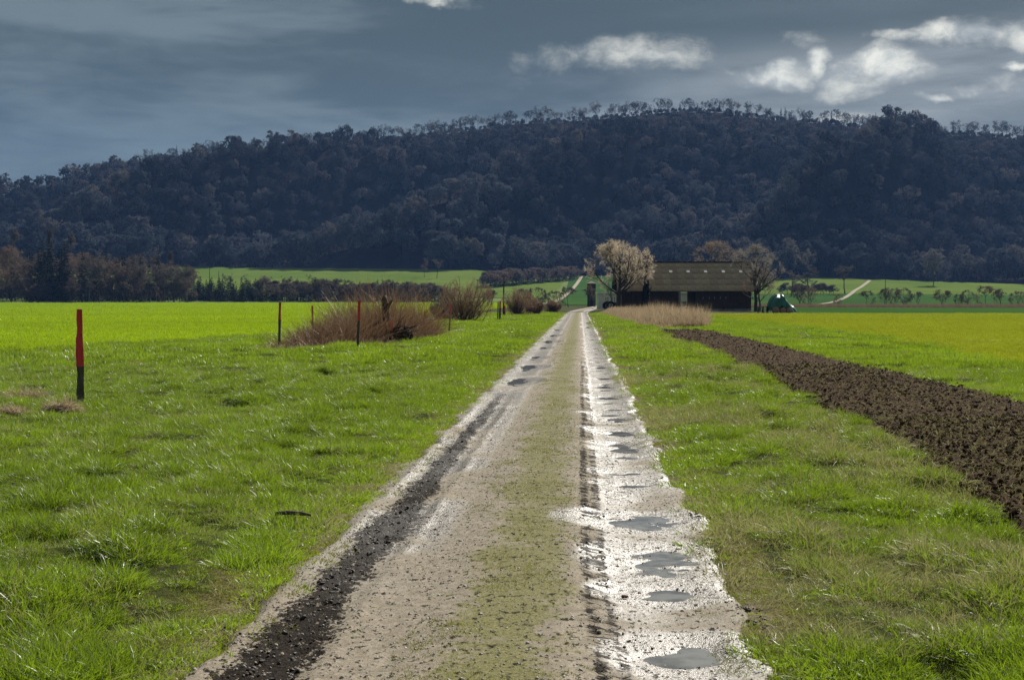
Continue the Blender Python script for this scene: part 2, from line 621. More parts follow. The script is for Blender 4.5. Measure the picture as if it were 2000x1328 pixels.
# ground material
def ground_material():
    m, t, b = new_mat('meadow_ground')
    P = t.node('ShaderNodeNewGeometry').outputs['Position']
    n1 = t.noise(P, 0.7, 5, 0.6)
    n2 = t.noise(P, 9.0, 5, 0.65)
    n3 = t.noise(P, 60.0, 3, 0.6)
    green = t.mix(t.ss(n1, 0.35, 0.65), (0.022, 0.030, 0.008), (0.050, 0.058, 0.014))
    green = t.mix(t.m('MULTIPLY', t.ss(n2, 0.5, 0.7), 0.5), green, (0.14, 0.13, 0.04))
    edge = t.attr('edge')
    e = t.ss(t.m('ADD', edge, t.m('MULTIPLY', t.m('SUBTRACT', n2, 0.5), 0.9)), 0.35, 0.7)
    moss = t.mix(t.ss(n3, 0.4, 0.62), (0.045, 0.045, 0.014), (0.17, 0.145, 0.055))
    col = t.mix(e, green, moss)
    e2 = t.ss(t.m('ADD', edge, t.m('MULTIPLY', t.m('SUBTRACT', n2, 0.5), 0.8)), 0.8, 1.05)
    col = t.mix(e2, col, t.mix(n3, (0.10, 0.075, 0.05), (0.27, 0.22, 0.16)))
    sl = t.attr('slope')
    far = t.mix(t.ss(t.noise(P, 0.012, 4, 0.6), 0.4, 0.6), (0.075, 0.125, 0.022), (0.12, 0.155, 0.035))
    col = t.mix(sl, col, far)
    t.put(b.inputs['Base Color'], col)
    b.inputs['Roughness'].default_value = 1.0
    b.inputs['Specular IOR Level'].default_value = 0.03
    bp = t.node('ShaderNodeBump')
    bp.inputs['Distance'].default_value = 0.03
    t.put(bp.inputs['Height'], t.m('ADD', n2, t.m('MULTIPLY', n3, 0.4)))
    t.put(b.inputs['Normal'], bp.outputs[0])
    return m


M_GROUND = ground_material()
v, f, Xg, Yg = terrain_patch(XS, YS, ground_z)
u = (Xg - road_x(Yg)).ravel()
edge = 1 - sstep(np.abs(u), 1.35, np.where(u < 0, 2.15, 1.95))
structure('ground', mesh_np('ground', v, f, [M_GROUND], smooth=True,
          attrs={'edge': edge, 'slope': sstep(Yg.ravel(), 380, 520)}), 'grassy valley floor on both sides of the farm track')

# the wooded hill
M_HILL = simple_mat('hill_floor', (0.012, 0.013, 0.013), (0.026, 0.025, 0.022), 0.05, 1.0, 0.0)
hx = np.concatenate([np.linspace(-1500, -720, 20), np.linspace(-700, 700, 180), np.linspace(720, 1500, 20)])
hy = np.concatenate([np.linspace(Y_TOE, Y_RIDGE, 70), np.linspace(Y_RIDGE + 30, 2400, 16)])
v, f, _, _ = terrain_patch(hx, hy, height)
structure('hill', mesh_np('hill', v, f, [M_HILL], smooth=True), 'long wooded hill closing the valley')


# =====================================================================
# DIRT ROAD
# =====================================================================
ROAD_W = 1.50
RV = np.concatenate([np.arange(-8, 4, 0.5), np.arange(4, 26, 0.045), np.arange(26, 60, 0.11), np.arange(60, 140, 0.4), np.arange(140, 420, 2.0)])
RU = np.linspace(-ROAD_W, ROAD_W, 84)

# (u centre, v centre, half width, half length) of the puddles, read from the ruts
PUDDLES = [(0.92, 11.0, 0.42, 0.24), (0.95, 9.36, 0.30, 0.38), (0.93, 8.33, 0.24, 0.14), (0.98, 6.85, 0.24, 0.20),
           (0.95, 16.35, 0.22, 0.30), (0.93, 17.1, 0.16, 0.16), (1.02, 18.35, 0.28, 0.28), (0.98, 20.6, 0.22, 0.22),
           (0.93, 25.0, 0.25, 0.40), (0.90, 28.2, 0.22, 0.35), (0.92, 31.0, 0.2, 0.4), (0.95, 36.0, 0.2, 0.5),
           (-0.82, 29.9, 0.33, 1.05), (-0.80, 36.0, 0.32, 1.1), (-0.80, 42.0, 0.22, 0.9), (-0.70, 58.0, 0.30, 1.6),
           (-0.78, 68.0, 0.24, 1.6), (-0.8, 80, 0.22, 1.6), (0.9, 88, 0.26, 2.2), (0.88, 104, 0.25, 2.2), (-0.8, 50.5, 0.2, 1.0)]
_r = random.Random(12)
_v = 13.2
while _v < 75:                      # many thin slits of water along the right-hand rut
    PUDDLES.append((0.93 + _r.uniform(-0.10, 0.10), _v, _r.uniform(0.10, 0.26), _r.uniform(0.07, 0.13) * (0.6 + _v / 28)))
    _v += _r.uniform(0.7, 1.5) * (0.5 + _v / 24)


def road_profile(U, V):
    """height of the track surface above the valley floor, and mud masks"""
    crown = 0.035 * (1 - sstep(np.abs(U - 0.1), 0.25, 0.6))
    ruts = -0.03 * np.exp(-((U - 0.95) / 0.30) ** 2) - 0.03 * np.exp(-((U + 0.9) / 0.28) ** 2)
    fine = 0.016 * (fbm(U / 0.16, V / 0.16, 3, 4) - 0.5) + 0.02 * (fbm(U / 0.7, V / 1.1, 8, 3) - 0.5)
    z = 0.015 + crown + ruts + fine
    # mud kneaded by tractor tyres
    wl = -0.96 + 0.05 * (fbm(V / 3.0, V * 0, 31, 2) - 0.5) + np.where(V < 12, 0.010 * (V - 12), 0)
    ml = np.exp(-(np.abs(U - wl) / ((0.168 - 0.006 * np.clip(V - 7, 0, 14)) * (0.55 + 0.9 * fbm(V / 0.55, V * 0, 33, 3)))) ** 4) * (1 - sstep(V, 22, 29))
    wr = 0.54 + 0.03 * (fbm(V / 2.5, V * 0, 37, 2) - 0.5) + np.where(V < 8, 0.035 * (8 - V), 0)
    mr = (np.exp(-(np.abs(U - wr + 0.052) / 0.047) ** 4) + 0.9 * np.exp(-(np.abs(U - wr - 0.052) / 0.045) ** 4)) * (1 - sstep(V, 34, 50)) * sstep(fbm(V / 1.1, U * 0 + 3, 39, 3), 0.12, 0.34)
    lug = fbm(U / 0.10, V / 0.10, 12, 4)
    z = z + ml * (0.055 * lug - 0.018) + mr * (0.030 * lug - 0.014 + 0.012 * np.sin(V * 2 * math.pi / 0.19 + 9 * np.abs(U - 0.54)))
    # mud squeezed up beside the left rut
    for off in (-0.25, 0.25):
        z = z + 0.03 * np.exp(-((U - wl - off) / 0.05) ** 2) * (1 - sstep(V, 20, 27)) * fbm(V / 0.25, U * 6, 51, 3)
    for (pu, pv, hu, hv) in PUDDLES:
        r2 = ((U - pu) / (hu * 1.15)) ** 2 + ((V - pv) / (hv * 1.15)) ** 2
        z = z - 0.026 * np.exp(-r2 * 1.1) * (0.1 + 1.8 * fbm(U / 0.20 + pv, V / 0.26, 15, 4)) + 0.036 * np.exp(-r2 * 0.8) * (fbm(U / 0.17, V / 0.11 + pv, 19, 3) - 0.5)
    # edges dive under the turf
    a = np.abs(U) + 0.34 * (fbm(U * 0 + np.sign(U) * 7, V / 0.7, 60, 4) - 0.5)
    z = z - 0.10 * sstep(a, 1.28, 1.48)
    return z, ml, mr


def road_material():
    m, t, b = new_mat('track_gravel')
    U = t.attr('u')
    V = t.attr('v')
    P = t.xyz(U, V, 0.0)
    n_pat = t.noise(P, 1.7, 4, 0.6)
    n_mid = t.noise(P, 9.0, 5, 0.65)
    n_fin = t.noise(P, 55.0, 4, 0.7)
    n_cl = t.noise(t.vmul(P, (1.0, 0.55, 1.0)), 26.0, 4, 0.6)
    vor = t.node('ShaderNodeTexVoronoi')
    t.put(vor.inputs['Vector'], P)
    vor.inputs['Scale'].default_value = 70.0
    gravel = t.mix(t.ss(n_mid, 0.35, 0.65), (0.215, 0.185, 0.138), (0.335, 0.292, 0.228))
    gravel = t.mix(t.m('MULTIPLY', t.ss(n_fin, 0.42, 0.62), 0.55), gravel, (0.16, 0.125, 0.085))
    gravel = t.mix(t.m('MULTIPLY', t.ss(vor.outputs['Distance'], 0.22, 0.10), 0.5), gravel, (0.46, 0.41, 0.34))
    # moss and short dead grass along the middle
    mid = t.m('ABSOLUTE', t.m('SUBTRACT', U, 0.06))
    mo = t.m('ADD', t.ss(mid, 0.56, 0.0), t.m('MULTIPLY', t.m('SUBTRACT', n_pat, 0.5), 2.2))
    mo = t.m('ADD', mo, t.m('MULTIPLY', t.m('SUBTRACT', n_mid, 0.5), 2.2))
    mo = t.m('ADD', mo, t.m('MULTIPLY', t.m('SUBTRACT', n_cl, 0.5), 1.4))
    moss = t.ss(mo, 0.38, 0.82)
    mosscol = t.mix(t.ss(n_fin, 0.38, 0.62), (0.060, 0.064, 0.018), (0.22, 0.205, 0.060))
    col = t.mix(t.m('MULTIPLY', moss, 0.84), gravel, mosscol)
    # soil crumbs scattered over the whole track
    crumb = t.ss(n_cl, 0.65, 0.73)
    col = t.mix(t.m('MULTIPLY', crumb, 0.55), col, (0.06, 0.045, 0.03))
    # wet ruts
    r = t.m('MULTIPLY', t.ss(U, 0.52, 0.68), t.ss(U, 1.42, 1.22))
    l = t.m('MULTIPLY', t.ss(U, -1.40, -1.18), t.ss(U, -0.42, -0.62))
    l = t.m('MULTIPLY', l, t.ss(V, 7.5, 10.5))
    strip = t.m('MAXIMUM', r, l)
    n_wet = t.noise(t.vmul(P, (0.5, 0.42, 1.0)), 1.5, 3, 0.55)
    wet = t.m('MULTIPLY', strip, t.ss(t.m('ADD', n_wet, t.m('MULTIPLY', t.m('SUBTRACT', n_fin, 0.5), 0.35)), t.ss(V, 10.0, 24.0, 0.40, 0.30), t.ss(V, 10.0, 24.0, 0.56, 0.46)))
    damp = t.attr('damp')
    wet = t.m('MAXIMUM', wet, t.ss(t.m('ADD', damp, t.m('MULTIPLY', t.m('SUBTRACT', n_mid, 0.5), 0.6)), 0.25, 0.6))
    col = t.mix(wet, col, t.mix(1.0, col, (0.52, 0.50, 0.48), 'MULTIPLY'))
    # mud
    ml = t.attr('mud_left')
    mr = t.attr('mud_right')
    k = t.m('ADD', t.m('MULTIPLY', t.m('SUBTRACT', n_cl, 0.5), 2.6), t.m('MULTIPLY', t.m('SUBTRACT', n_fin, 0.5), 1.6))
    k = t.m('ADD', k, t.m('MULTIPLY', t.m('SUBTRACT', n_mid, 0.5), 1.6))
    mud_l = t.ss(t.m('ADD', ml, t.m('MULTIPLY', k, 1.25)), 0.36, 0.60)
    n_tr = t.noise(t.vmul(P, (0.30, 1.0, 1.0)), 16.0, 4, 0.7)
    mud_r = t.ss(t.m('ADD', t.m('MULTIPLY', mr, 0.72), t.m('MULTIPLY', t.m('SUBTRACT', n_tr, 0.5), 2.8)), 0.50, 0.78)
    mud_r = t.m('MULTIPLY', mud_r, t.ss(mr, 0.15, 0.5))
    mud = t.m('MAXIMUM', mud_l, mud_r)
    mudcol = t.mix(t.ss(n_fin, 0.40, 0.65), (0.008, 0.006, 0.005), (0.036, 0.028, 0.020))
    col = t.mix(mud, col, mudcol)
    t.put(b.inputs['Base Color'], col)
    rough = t.m('SUBTRACT', 0.92, t.m('MULTIPLY', wet, 0.52))
    rough = t.mix(mud, t.xyz(rough, rough, rough), (0.75, 0.75, 0.75))
    t.put(b.inputs['Roughness'], rough)
    sp = t.m('ADD', 0.10, t.m('MULTIPLY', wet, 0.62))
    sp = t.m('MULTIPLY', sp, t.m('SUBTRACT', 1.0, t.m('MULTIPLY', mud, 0.8)))
    und = t.attr('under')
    sp = t.m('MULTIPLY', sp, t.m('SUBTRACT', 1.0, t.m('MULTIPLY', und, 0.9)))
    t.put(b.inputs['Specular IOR Level'], sp)
    bp = t.node('ShaderNodeBump')
    bp.inputs['Distance'].default_value = 0.011
    h = t.m('ADD', t.m('MULTIPLY', n_fin, 0.7), t.m('MULTIPLY', n_cl, 0.6))
    h = t.m('ADD', h, t.m('MULTIPLY', mud, t.m('MULTIPLY', n_cl, 1.4)))
    t.put(bp.inputs['Height'], h)
    t.put(b.inputs['Normal'], bp.outputs[0])
    return m


M_ROAD = road_material()
Ug, Vg = np.meshgrid(RU, RV)
rz, ml, mr = road_profile(Ug, Vg)
damp = np.zeros_like(Ug)
under = np.zeros_like(Ug)
LEVELS = []
for (pu, pv, hu, hv) in PUDDLES:
    d2 = ((Ug - pu) / (hu * 1.5 + 0.12)) ** 2 + ((Vg - pv) / (hv * 1.5 + 0.25)) ** 2
    damp = np.maximum(damp, np.exp(-d2 ** 2))
    g = np.linspace(-1, 1, 9)
    gu, gv = np.meshgrid(pu + hu * g, pv + hv * g)
    LEVELS.append(float(np.percentile(road_profile(gu, gv)[0], 42)))
    inside = ((Ug - pu) / (hu * 1.5)) ** 2 + ((Vg - pv) / (hv * 1.5)) ** 2 < 1
    under = np.maximum(under, np.where(inside, np.clip((LEVELS[-1] - rz) / 0.011, 0, 1), 0))
Xr = Ug + road_x(Vg)
v = np.stack([Xr, Vg, rz + height(Xr, Vg)], -1).reshape(-1, 3)
structure('dirt_road', mesh_np('dirt_road', v, grid_faces(len(RV), len(RU)), [M_ROAD], smooth=True,
          attrs={'u': Ug.ravel(), 'v': Vg.ravel(), 'mud_left': ml.ravel(), 'mud_right': mr.ravel(), 'damp': damp.ravel(), 'under': under.ravel()}),
          'straight farm track of wet pale gravel with muddy tyre ruts')

# standing water: clear shallow films, a little silty, mirror-like at this low angle
m_water, t, b = new_mat('rain_water')
bp = t.node('ShaderNodeBump')
bp.inputs['Distance'].default_value = 0.0015
bp.inputs['Strength'].default_value = 0.5
t.put(bp.inputs['Height'], t.noise(t.node('ShaderNodeNewGeometry').outputs['Position'], 16.0, 2, 0.5))
fr = t.node('ShaderNodeFresnel')
fr.inputs[0].default_value = 1.33
gl = t.node('ShaderNodeBsdfGlossy')
gl.inputs['Roughness'].default_value = 0.03
t.put(gl.inputs['Normal'], bp.outputs[0])
tp = t.node('ShaderNodeBsdfTransparent')
tp.inputs[0].default_value = (0.80, 0.78, 0.72, 1)
df = t.node('ShaderNodeBsdfDiffuse')
df.inputs[0].default_value = (0.27, 0.27, 0.255, 1)
m1 = t.node('ShaderNodeMixShader')
t.put(m1.inputs[0], t.ss(t.noise(t.node('ShaderNodeNewGeometry').outputs['Position'], 5.0, 3, 0.55), 0.35, 0.65, 0.42, 0.85))
t.l.new(tp.outputs[0], m1.inputs[1])
t.l.new(df.outputs[0], m1.inputs[2])
m2 = t.node('ShaderNodeMixShader')
t.l.new(fr.outputs[0], m2.inputs[0])
t.l.new(m1.outputs[0], m2.inputs[1])
t.l.new(gl.outputs[0], m2.inputs[2])
t.n.remove(b)
t.l.new(m2.outputs[0], t.n['Material Output'].inputs[0])
for i, (pu, pv, hu, hv) in enumerate(PUDDLES):
    a = np.linspace(0, 2 * math.pi, 41)[:-1]
    rr = 1.45 + 0.12 * np.sin(3 * a + i) + 0.08 * np.sin(5 * a + 2 * i)
    pu_, pv_ = pu + hu * rr * np.cos(a), pv + hv * rr * np.sin(a)
    me = bpy.data.meshes.new('puddle')
    xx = pu_ + road_x(pv_)
    zc = float(height(road_x(pv) + pu, pv)) + LEVELS[i]
    me.from_pydata([(float(x), float(y), zc) for x, y in zip(xx, pv_)], [], [list(range(40))])
    me.materials.append(m_water)
    structure('puddle', me)

# =====================================================================
# PLOUGHED STRIP AND CROPS
# =====================================================================
def soil_material():
    m, t, b = new_mat('turned_soil')
    P = t.node('ShaderNodeNewGeometry').outputs['Position']
    n1 = t.noise(P, 3.0, 4, 0.6)
    n2 = t.noise(P, 22.0, 5, 0.7)
    n3 = t.noise(P, 90.0, 3, 0.6)
    col = t.mix(t.ss(n2, 0.36, 0.64), (0.020, 0.012, 0.007), (0.095, 0.060, 0.035))
    col = t.mix(t.m('MULTIPLY', t.ss(n1, 0.45, 0.7), 0.3), col, (0.075, 0.050, 0.030))
    col = t.mix(t.m('MULTIPLY', t.ss(n3, 0.66, 0.72), 0.7), col, (0.24, 0.19, 0.12))
    t.put(b.inputs['Base Color'], col)
    b.inputs['Roughness'].default_value = 0.95
    b.inputs['Specular IOR Level'].default_value = 0.02
    bp = t.node('ShaderNodeBump')
    bp.inputs['Distance'].default_value = 0.03
    t.put(bp.inputs['Height'], t.m('ADD', n2, t.m('MULTIPLY', n3, 0.5)))
    t.put(b.inputs['Normal'], bp.outputs[0])
    return m


M_SOIL = soil_material()
PV = np.concatenate([np.arange(-4, 8, 0.4), np.arange(8, 30, 0.06), np.arange(30, 79.1, 0.14)])
PS = np.linspace(-0.05, 1.05, 76)
Sg, Vg = np.meshgrid(PS, PV)
Xp = plough_near(Vg) + Sg * (plough_far(Vg) - plough_near(Vg)) + 0.10 * (fbm(Vg / 1.3, Sg * 0 + Sg.round() * 9, 70, 3) - 0.5)
tip = 1 - sstep(Vg, 75.5, 78.5)
clod = fbm(Xp / 0.16, Vg / 0.16, 21, 4)
clod2 = fbm(Xp / 0.5, Vg / 0.5, 23, 3)
edge_ = sstep(Sg, -0.05, 0.03) * (1 - sstep(Sg, 0.97, 1.05)) * tip
def plough_z(X, Y):
    c1 = fbm(X / 0.12, Y / 0.12, 21, 4)
    c2 = fbm(X / 0.5, Y / 0.5, 23, 3)
    return 0.05 + 0.10 * np.maximum(c1 - 0.34, 0) + 0.05 * (c2 - 0.40)


zp = height(Xp, Vg) + plough_z(Xp, Vg) * edge_ - 0.12 * (1 - edge_)
Zp = np.stack([Xp, Vg, zp], -1).reshape(-1, 3)
structure('ploughed_strip', mesh_np('ploughed_strip', Zp, grid_faces(len(PV), len(PS)), [M_SOIL], smooth=False), 'strip of freshly turned dark brown soil')


def crop_material(name, ca, cb, cc):
    m, t, b = new_mat(name)
    P = t.node('ShaderNodeNewGeometry').outputs['Position']
    n1 = t.noise(P, 0.06, 4, 0.6)
    n2 = t.noise(P, 5.0, 4, 0.65)
    col = t.mix(t.ss(n1, 0.38, 0.62), ca, cb)
    col = t.mix(t.m('MULTIPLY', t.ss(n2, 0.42, 0.66), 0.35), col, cc)
    t.put(b.inputs['Base Color'], col)
    b.inputs['Roughness'].default_value = 1.0
    b.inputs['Specular IOR Level'].default_value = 0.03
    bp = t.node('ShaderNodeBump')
    bp.inputs['Distance'].default_value = 0.06
    t.put(bp.inputs['Height'], n2)
    t.put(b.inputs['Normal'], bp.outputs[0])
    return m


def patch(name, mat, ys, xa, xb, nx, dz, label=None, zf=None):
    """a field draped on the ground between two side lines xa(Y), xb(Y)"""
    s = np.linspace(0, 1, nx)
    Sg, Yg = np.meshgrid(s, ys)
    Xg = xa(Yg) * (1 - Sg) + xb(Yg) * Sg
    Z = (zf or height)(Xg, Yg) + dz
    v = np.stack([Xg, Yg, Z], -1).reshape(-1, 3)
    return structure(name, mesh_np(name, v, grid_faces(len(ys), nx), [mat], smooth=True), label)


M_CROPF = crop_material('crop_ground', (0.10, 0.20, 0.012), (0.15, 0.25, 0.014), (0.19, 0.28, 0.02))
M_CROPFR = crop_material('yellow_crop_ground', (0.14, 0.18, 0.014), (0.19, 0.215, 0.018), (0.21, 0.235, 0.03))
patch('crop_field', M_CROPF, np.linspace(-20, 455, 160), lambda Y: Y * 0 - 520, field_left, 40, 0.07, 'bright yellow-green young crop left of the track')
patch('yellow_crop_field', M_CROPFR, np.linspace(-10, 163, 80), field_right, lambda Y: Y * 0 + 320, 30, 0.07, 'yellow-green young crop right of the ploughed strip')

# strips and slopes beyond
def flat_mat(name, ca, cb, scale=0.15):
    return simple_mat(name, ca, cb, scale, 1.0, 0.0)


M_DKGREEN = flat_mat('dark_meadow', (0.034, 0.078, 0.018), (0.050, 0.100, 0.024), 0.03)
M_LTGREEN = flat_mat('light_meadow', (0.085, 0.135, 0.025), (0.125, 0.165, 0.035), 0.03)
M_PALE = flat_mat('farm_lane_gravel', (0.30, 0.26, 0.20), (0.42, 0.37, 0.30), 0.6)
M_BROWNF = flat_mat('stubble', (0.13, 0.10, 0.075), (0.20, 0.16, 0.12), 0.2)
line = lambda x0, y0, x1, y1: (lambda Y: x0 + (np.asarray(Y, float) - y0) * (x1 - x0) / (y1 - y0))
const = lambda c: (lambda Y: np.asarray(Y, float) * 0 + c)
patch('farm_lane', M_PALE, np.linspace(163.5, 172, 5), const(21.5), const(330), 40, 0.05, 'pale gravel lane along the far edge of the yellow crop')
patch('meadow_strip', M_DKGREEN, np.linspace(172.5, 296, 16), const(37), const(420), 40, 0.05, 'dark green meadow behind the barn lane')
# right slope: dark green below, light green above, lane between them
patch('slope_meadow', M_DKGREEN, np.linspace(306, 640, 40), line(20, 306, 62, 640), const(600), 50, 0.12, 'dark green field rising behind the hedge trees')
patch('upper_meadow', M_LTGREEN, np.linspace(641, 846, 30), line(62, 641, 80, 846), const(600), 50, 0.15, 'light green field below the wood on the right')
# left slope
patch('hill_meadow', M_LTGREEN, np.linspace(560, 846, 30), const(-420), line(12, 560, 33, 846), 50, 0.15, 'light green meadow below the wood on the left')
patch('valley_meadow', M_DKGREEN, np.linspace(380, 846, 40), line(10, 380, 34, 846), line(31, 380, 60, 846), 10, 0.13, 'dark green meadow beside the climbing lane')


def ribbon(name, pts, width, mat, dz, label=None, n=60):
    """a lane of even width draped over the ground along a world polyline"""
    pts = np.array(pts, float)
    t = np.linspace(0, len(pts) - 1, n)
    x = np.interp(t, np.arange(len(pts)), pts[:, 0])
    y = np.interp(t, np.arange(len(pts)), pts[:, 1])
    d = np.stack([np.gradient(x), np.gradient(y)], -1)
    d /= np.linalg.norm(d, axis=1)[:, None]
    nrm = np.stack([d[:, 1], -d[:, 0]], -1) * width / 2
    L = np.stack([x, y], -1) - nrm
    Rr = np.stack([x, y], -1) + nrm
    P = np.stack([L, Rr], 1)
    z = height(P[..., 0], P[..., 1]) + dz
    v = np.concatenate([P, z[..., None]], -1).reshape(-1, 3)
    return structure(name, mesh_np(name, v, grid_faces(n, 2), [mat]), label)


ribbon('climbing_lane', [(9.5, 420), (14.5, 480), (22, 600), (31, 720), (41, 846)], 1.8, M_PALE, 0.25, 'pale lane climbing the meadow beside the bare trees')
ribbon('slope_lane', [(88, 410), (105, 470), (132, 570), (165, 690), (207, 830)], 1.9, M_PALE, 0.25, 'pale lane climbing the green slope on the right')
ribbon('meadow_path', [(-86, 640), (-70, 655), (-52, 665), (-36, 690)], 1.8, M_PALE, 0.25, 'short pale path across the left hill meadow')


# =====================================================================
# TREES
# =====================================================================
def unit(a):
    return a / np.maximum(np.linalg.norm(a, axis=-1, keepdims=True), 1e-9)


def polyline(rng, p0, d, L, r0, r1, nseg, wob, up):
    B = len(p0)
    pts = [p0]
    p, d = p0, unit(d)
    for i in range(nseg):
        d = unit(d + rng.normal(0, wob, (B, 3)) + np.array([0, 0, up]))
        p = p + d * (L / nseg)[:, None]
        pts.append(p)
    pts = np.stack(pts, 1)
    w = np.linspace(0, 1, nseg + 1)[None, :]
    return pts, r0[:, None] * (1 - w) + r1[:, None] * w


def sprout(rng, pts, rad, L, n, t0, t1, ang, sd, ratio, shrink=0.45):
    B, K, _ = pts.shape
    t = rng.uniform(t0, t1, (B, n))
    s = t * (K - 1)
    i = np.minimum(s.astype(int), K - 2)
    w = (s - i)[..., None]
    b = np.arange(B)[:, None]
    p = pts[b, i] * (1 - w) + pts[b, i + 1] * w
    r = rad[b, i] * (1 - w[..., 0]) + rad[b, i + 1] * w[..., 0]
    pd = unit(pts[b, i + 1] - pts[b, i])
    perp = rng.normal(0, 1, (B, n, 3))
    perp = unit(perp - pd * (perp * pd).sum(-1, keepdims=True))
    a = np.radians(rng.normal(ang, sd, (B, n)))[..., None]
    d = pd * np.cos(a) + perp * np.sin(a)
    ll = L[:, None] * ratio * (1 - shrink * t) * rng.uniform(0.65, 1.25, (B, n))
    return p.reshape(-1, 3), d.reshape(-1, 3), ll.ravel(), r.ravel()


def tubes(pts, rad, k=5):
    B, K, _ = pts.shape
    d = np.empty_like(pts)
    d[:, 1:-1] = pts[:, 2:] - pts[:, :-2]
    d[:, 0] = pts[:, 1] - pts[:, 0]
    d[:, -1] = pts[:, -1] - pts[:, -2]
    d = unit(d)
    ref = np.where(np.abs(d[..., 2:3]) < 0.9, np.array([0, 0, 1.0]), np.array([1.0, 0, 0]))
    a = unit(np.cross(d, ref))
    b = np.cross(d, a)
    th = np.arange(k) * 2 * math.pi / k
    ring = a[:, :, None] * np.cos(th)[None, None, :, None] + b[:, :, None] * np.sin(th)[None, None, :, None]
    v = pts[:, :, None] + ring * rad[:, :, None, None]
    base = (np.arange(B)[:, None, None] * K + np.arange(K - 1)[None, :, None]) * k
    j = np.arange(k)[None, None, :]
    jn = (j + 1) % k
    q = np.stack([base + j, base + jn, base + jn + k, base + j + k], -1).reshape(-1, 4)
    f = np.concatenate([q[:, [0, 1, 2]], q[:, [0, 2, 3]]])
    return v.reshape(-1, 3), f


def blades(rng, pts, w):
    """tapering flat strips along polylines; w = base width per strip"""
    B, K, _ = pts.shape
    d = unit(pts[:, 1] - pts[:, 0])
    perp = rng.normal(0, 1, (B, 3))
    perp = unit(perp - d * (perp * d).sum(-1, keepdims=True))
    vs = []
    for i in range(K - 1):
        ww = (w * (1 - i / (K - 1) * 0.75))[:, None] / 2
        vs += [pts[:, i] - perp * ww, pts[:, i] + perp * ww]
    vs.append(pts[:, -1])
    v = np.stack(vs, 1)
    n = 2 * (K - 1) + 1
    blades.per = n
    o = np.arange(B)[:, None] * n
    f = []
    for i in range(K - 2):
        f += [o + np.array([[2 * i, 2 * i + 1, 2 * i + 3]]), o + np.array([[2 * i, 2 * i + 3, 2 * i + 2]])]
    f.append(o + np.array([[2 * (K - 2), 2 * (K - 2) + 1, n - 1]]))
    return v.reshape(-1, 3), np.concatenate(f)


def merge(parts):
    vs, fs, o = [], [], 0
    for v, f in parts:
        vs.append(v)
        fs.append(f + o)
        o += len(v)
    return np.concatenate(vs), np.concatenate(fs)


def pull_in(v, c, Rr, soft=0.2, per=1):
    n_ = len(v) // per
    j = np.repeat(0.80 + 0.30 * ((np.arange(n_) * 0.6180339) % 1.0), per)[:, None] if per > 1 else 1.0
    q = (v - c) / (Rr * j)
    r = np.linalg.norm(q, axis=1, keepdims=True)
    k = np.where(r > 1, (1 + soft * (r - 1)) / np.maximum(r, 1e-6), 1)
    return c + q * k * Rr * j


def deciduous(seed, H=14.0, W=9.0, base=0.22, n=(9, 5, 5, 6), tw=(0.9, 0.05), tr=0.28, fork=0.0, ang=48, col=False, k=5):
    """leafless tree -> (limb mesh arrays, twig mesh arrays)"""
    rng = np.random.default_rng(seed)
    TH = H * (0.72 if not col else 0.95)
    pts, rad = polyline(rng, np.zeros((1, 3)), np.array([[0, 0, 1.0]]), np.array([TH]), np.array([tr]), np.array([tr * 0.25]), 8, 0.07, 0.05)
    limb = [tubes(pts, rad, 7)]
    c = np.array([0, 0, H * (base + 1) / 2])
    Rr = np.array([W / 2, W / 2, H * (1 - base) / 2])
    L = np.array([TH])
    p, d, l, r = sprout(rng, pts, rad, L, n[0], base * H / TH, 0.98, ang if not col else 24, 12, (W / 2) / TH * 1.35, 0.25 if not col else 0.6)
    if fork:
        l *= 1 + fork
    p1, r1 = polyline(rng, p, d, l, np.minimum(r * 0.62, tr * 0.55), np.minimum(r * 0.2, 0.03), 5, 0.14, 0.10)
    p1 = pull_in(p1.reshape(-1, 3), c, Rr, 0.25, p1.shape[1]).reshape(p1.shape)
    limb.append(tubes(p1, r1, k))
    p, d, l2, r = sprout(rng, p1, r1, l, n[1], 0.25, 1.0, 42, 14, 0.50)
    p2, r2 = polyline(rng, p, d, l2, r * 0.65, r * 0.25, 3, 0.16, 0.08)
    p2 = pull_in(p2.reshape(-1, 3), c, Rr, 0.3, p2.shape[1]).reshape(p2.shape)
    limb.append(tubes(p2, r2, 3))
    p, d, l3, r = sprout(rng, p2, r2, l2, n[2], 0.2, 1.0, 40, 16, 0.55)
    p3, r3 = polyline(rng, p, d, np.maximum(l3, tw[0] * 0.7), r * 0.7, r * 0.3, 2, 0.18, 0.06)
    p3 = pull_in(p3.reshape(-1, 3), c, Rr * 1.05, 0.45, p3.shape[1]).reshape(p3.shape)
    twig = [blades(rng, p3, np.full(len(p3), tw[1] * 1.5))]
    p, d, l4, r = sprout(rng, p3, r3, np.full(len(p3), tw[0]), n[3], 0.1, 1.0, 38, 18, 1.0, 0.3)
    p4, _ = polyline(rng, p, d, l4, r, r, 1, 0.1, 0.08)
    p4 = pull_in(p4.reshape(-1, 3), c, Rr * 1.08, 0.6, p4.shape[1]).reshape(p4.shape)
    twig.append(blades(rng, p4, np.full(len(p4), tw[1])))
    return merge(limb), merge(twig)


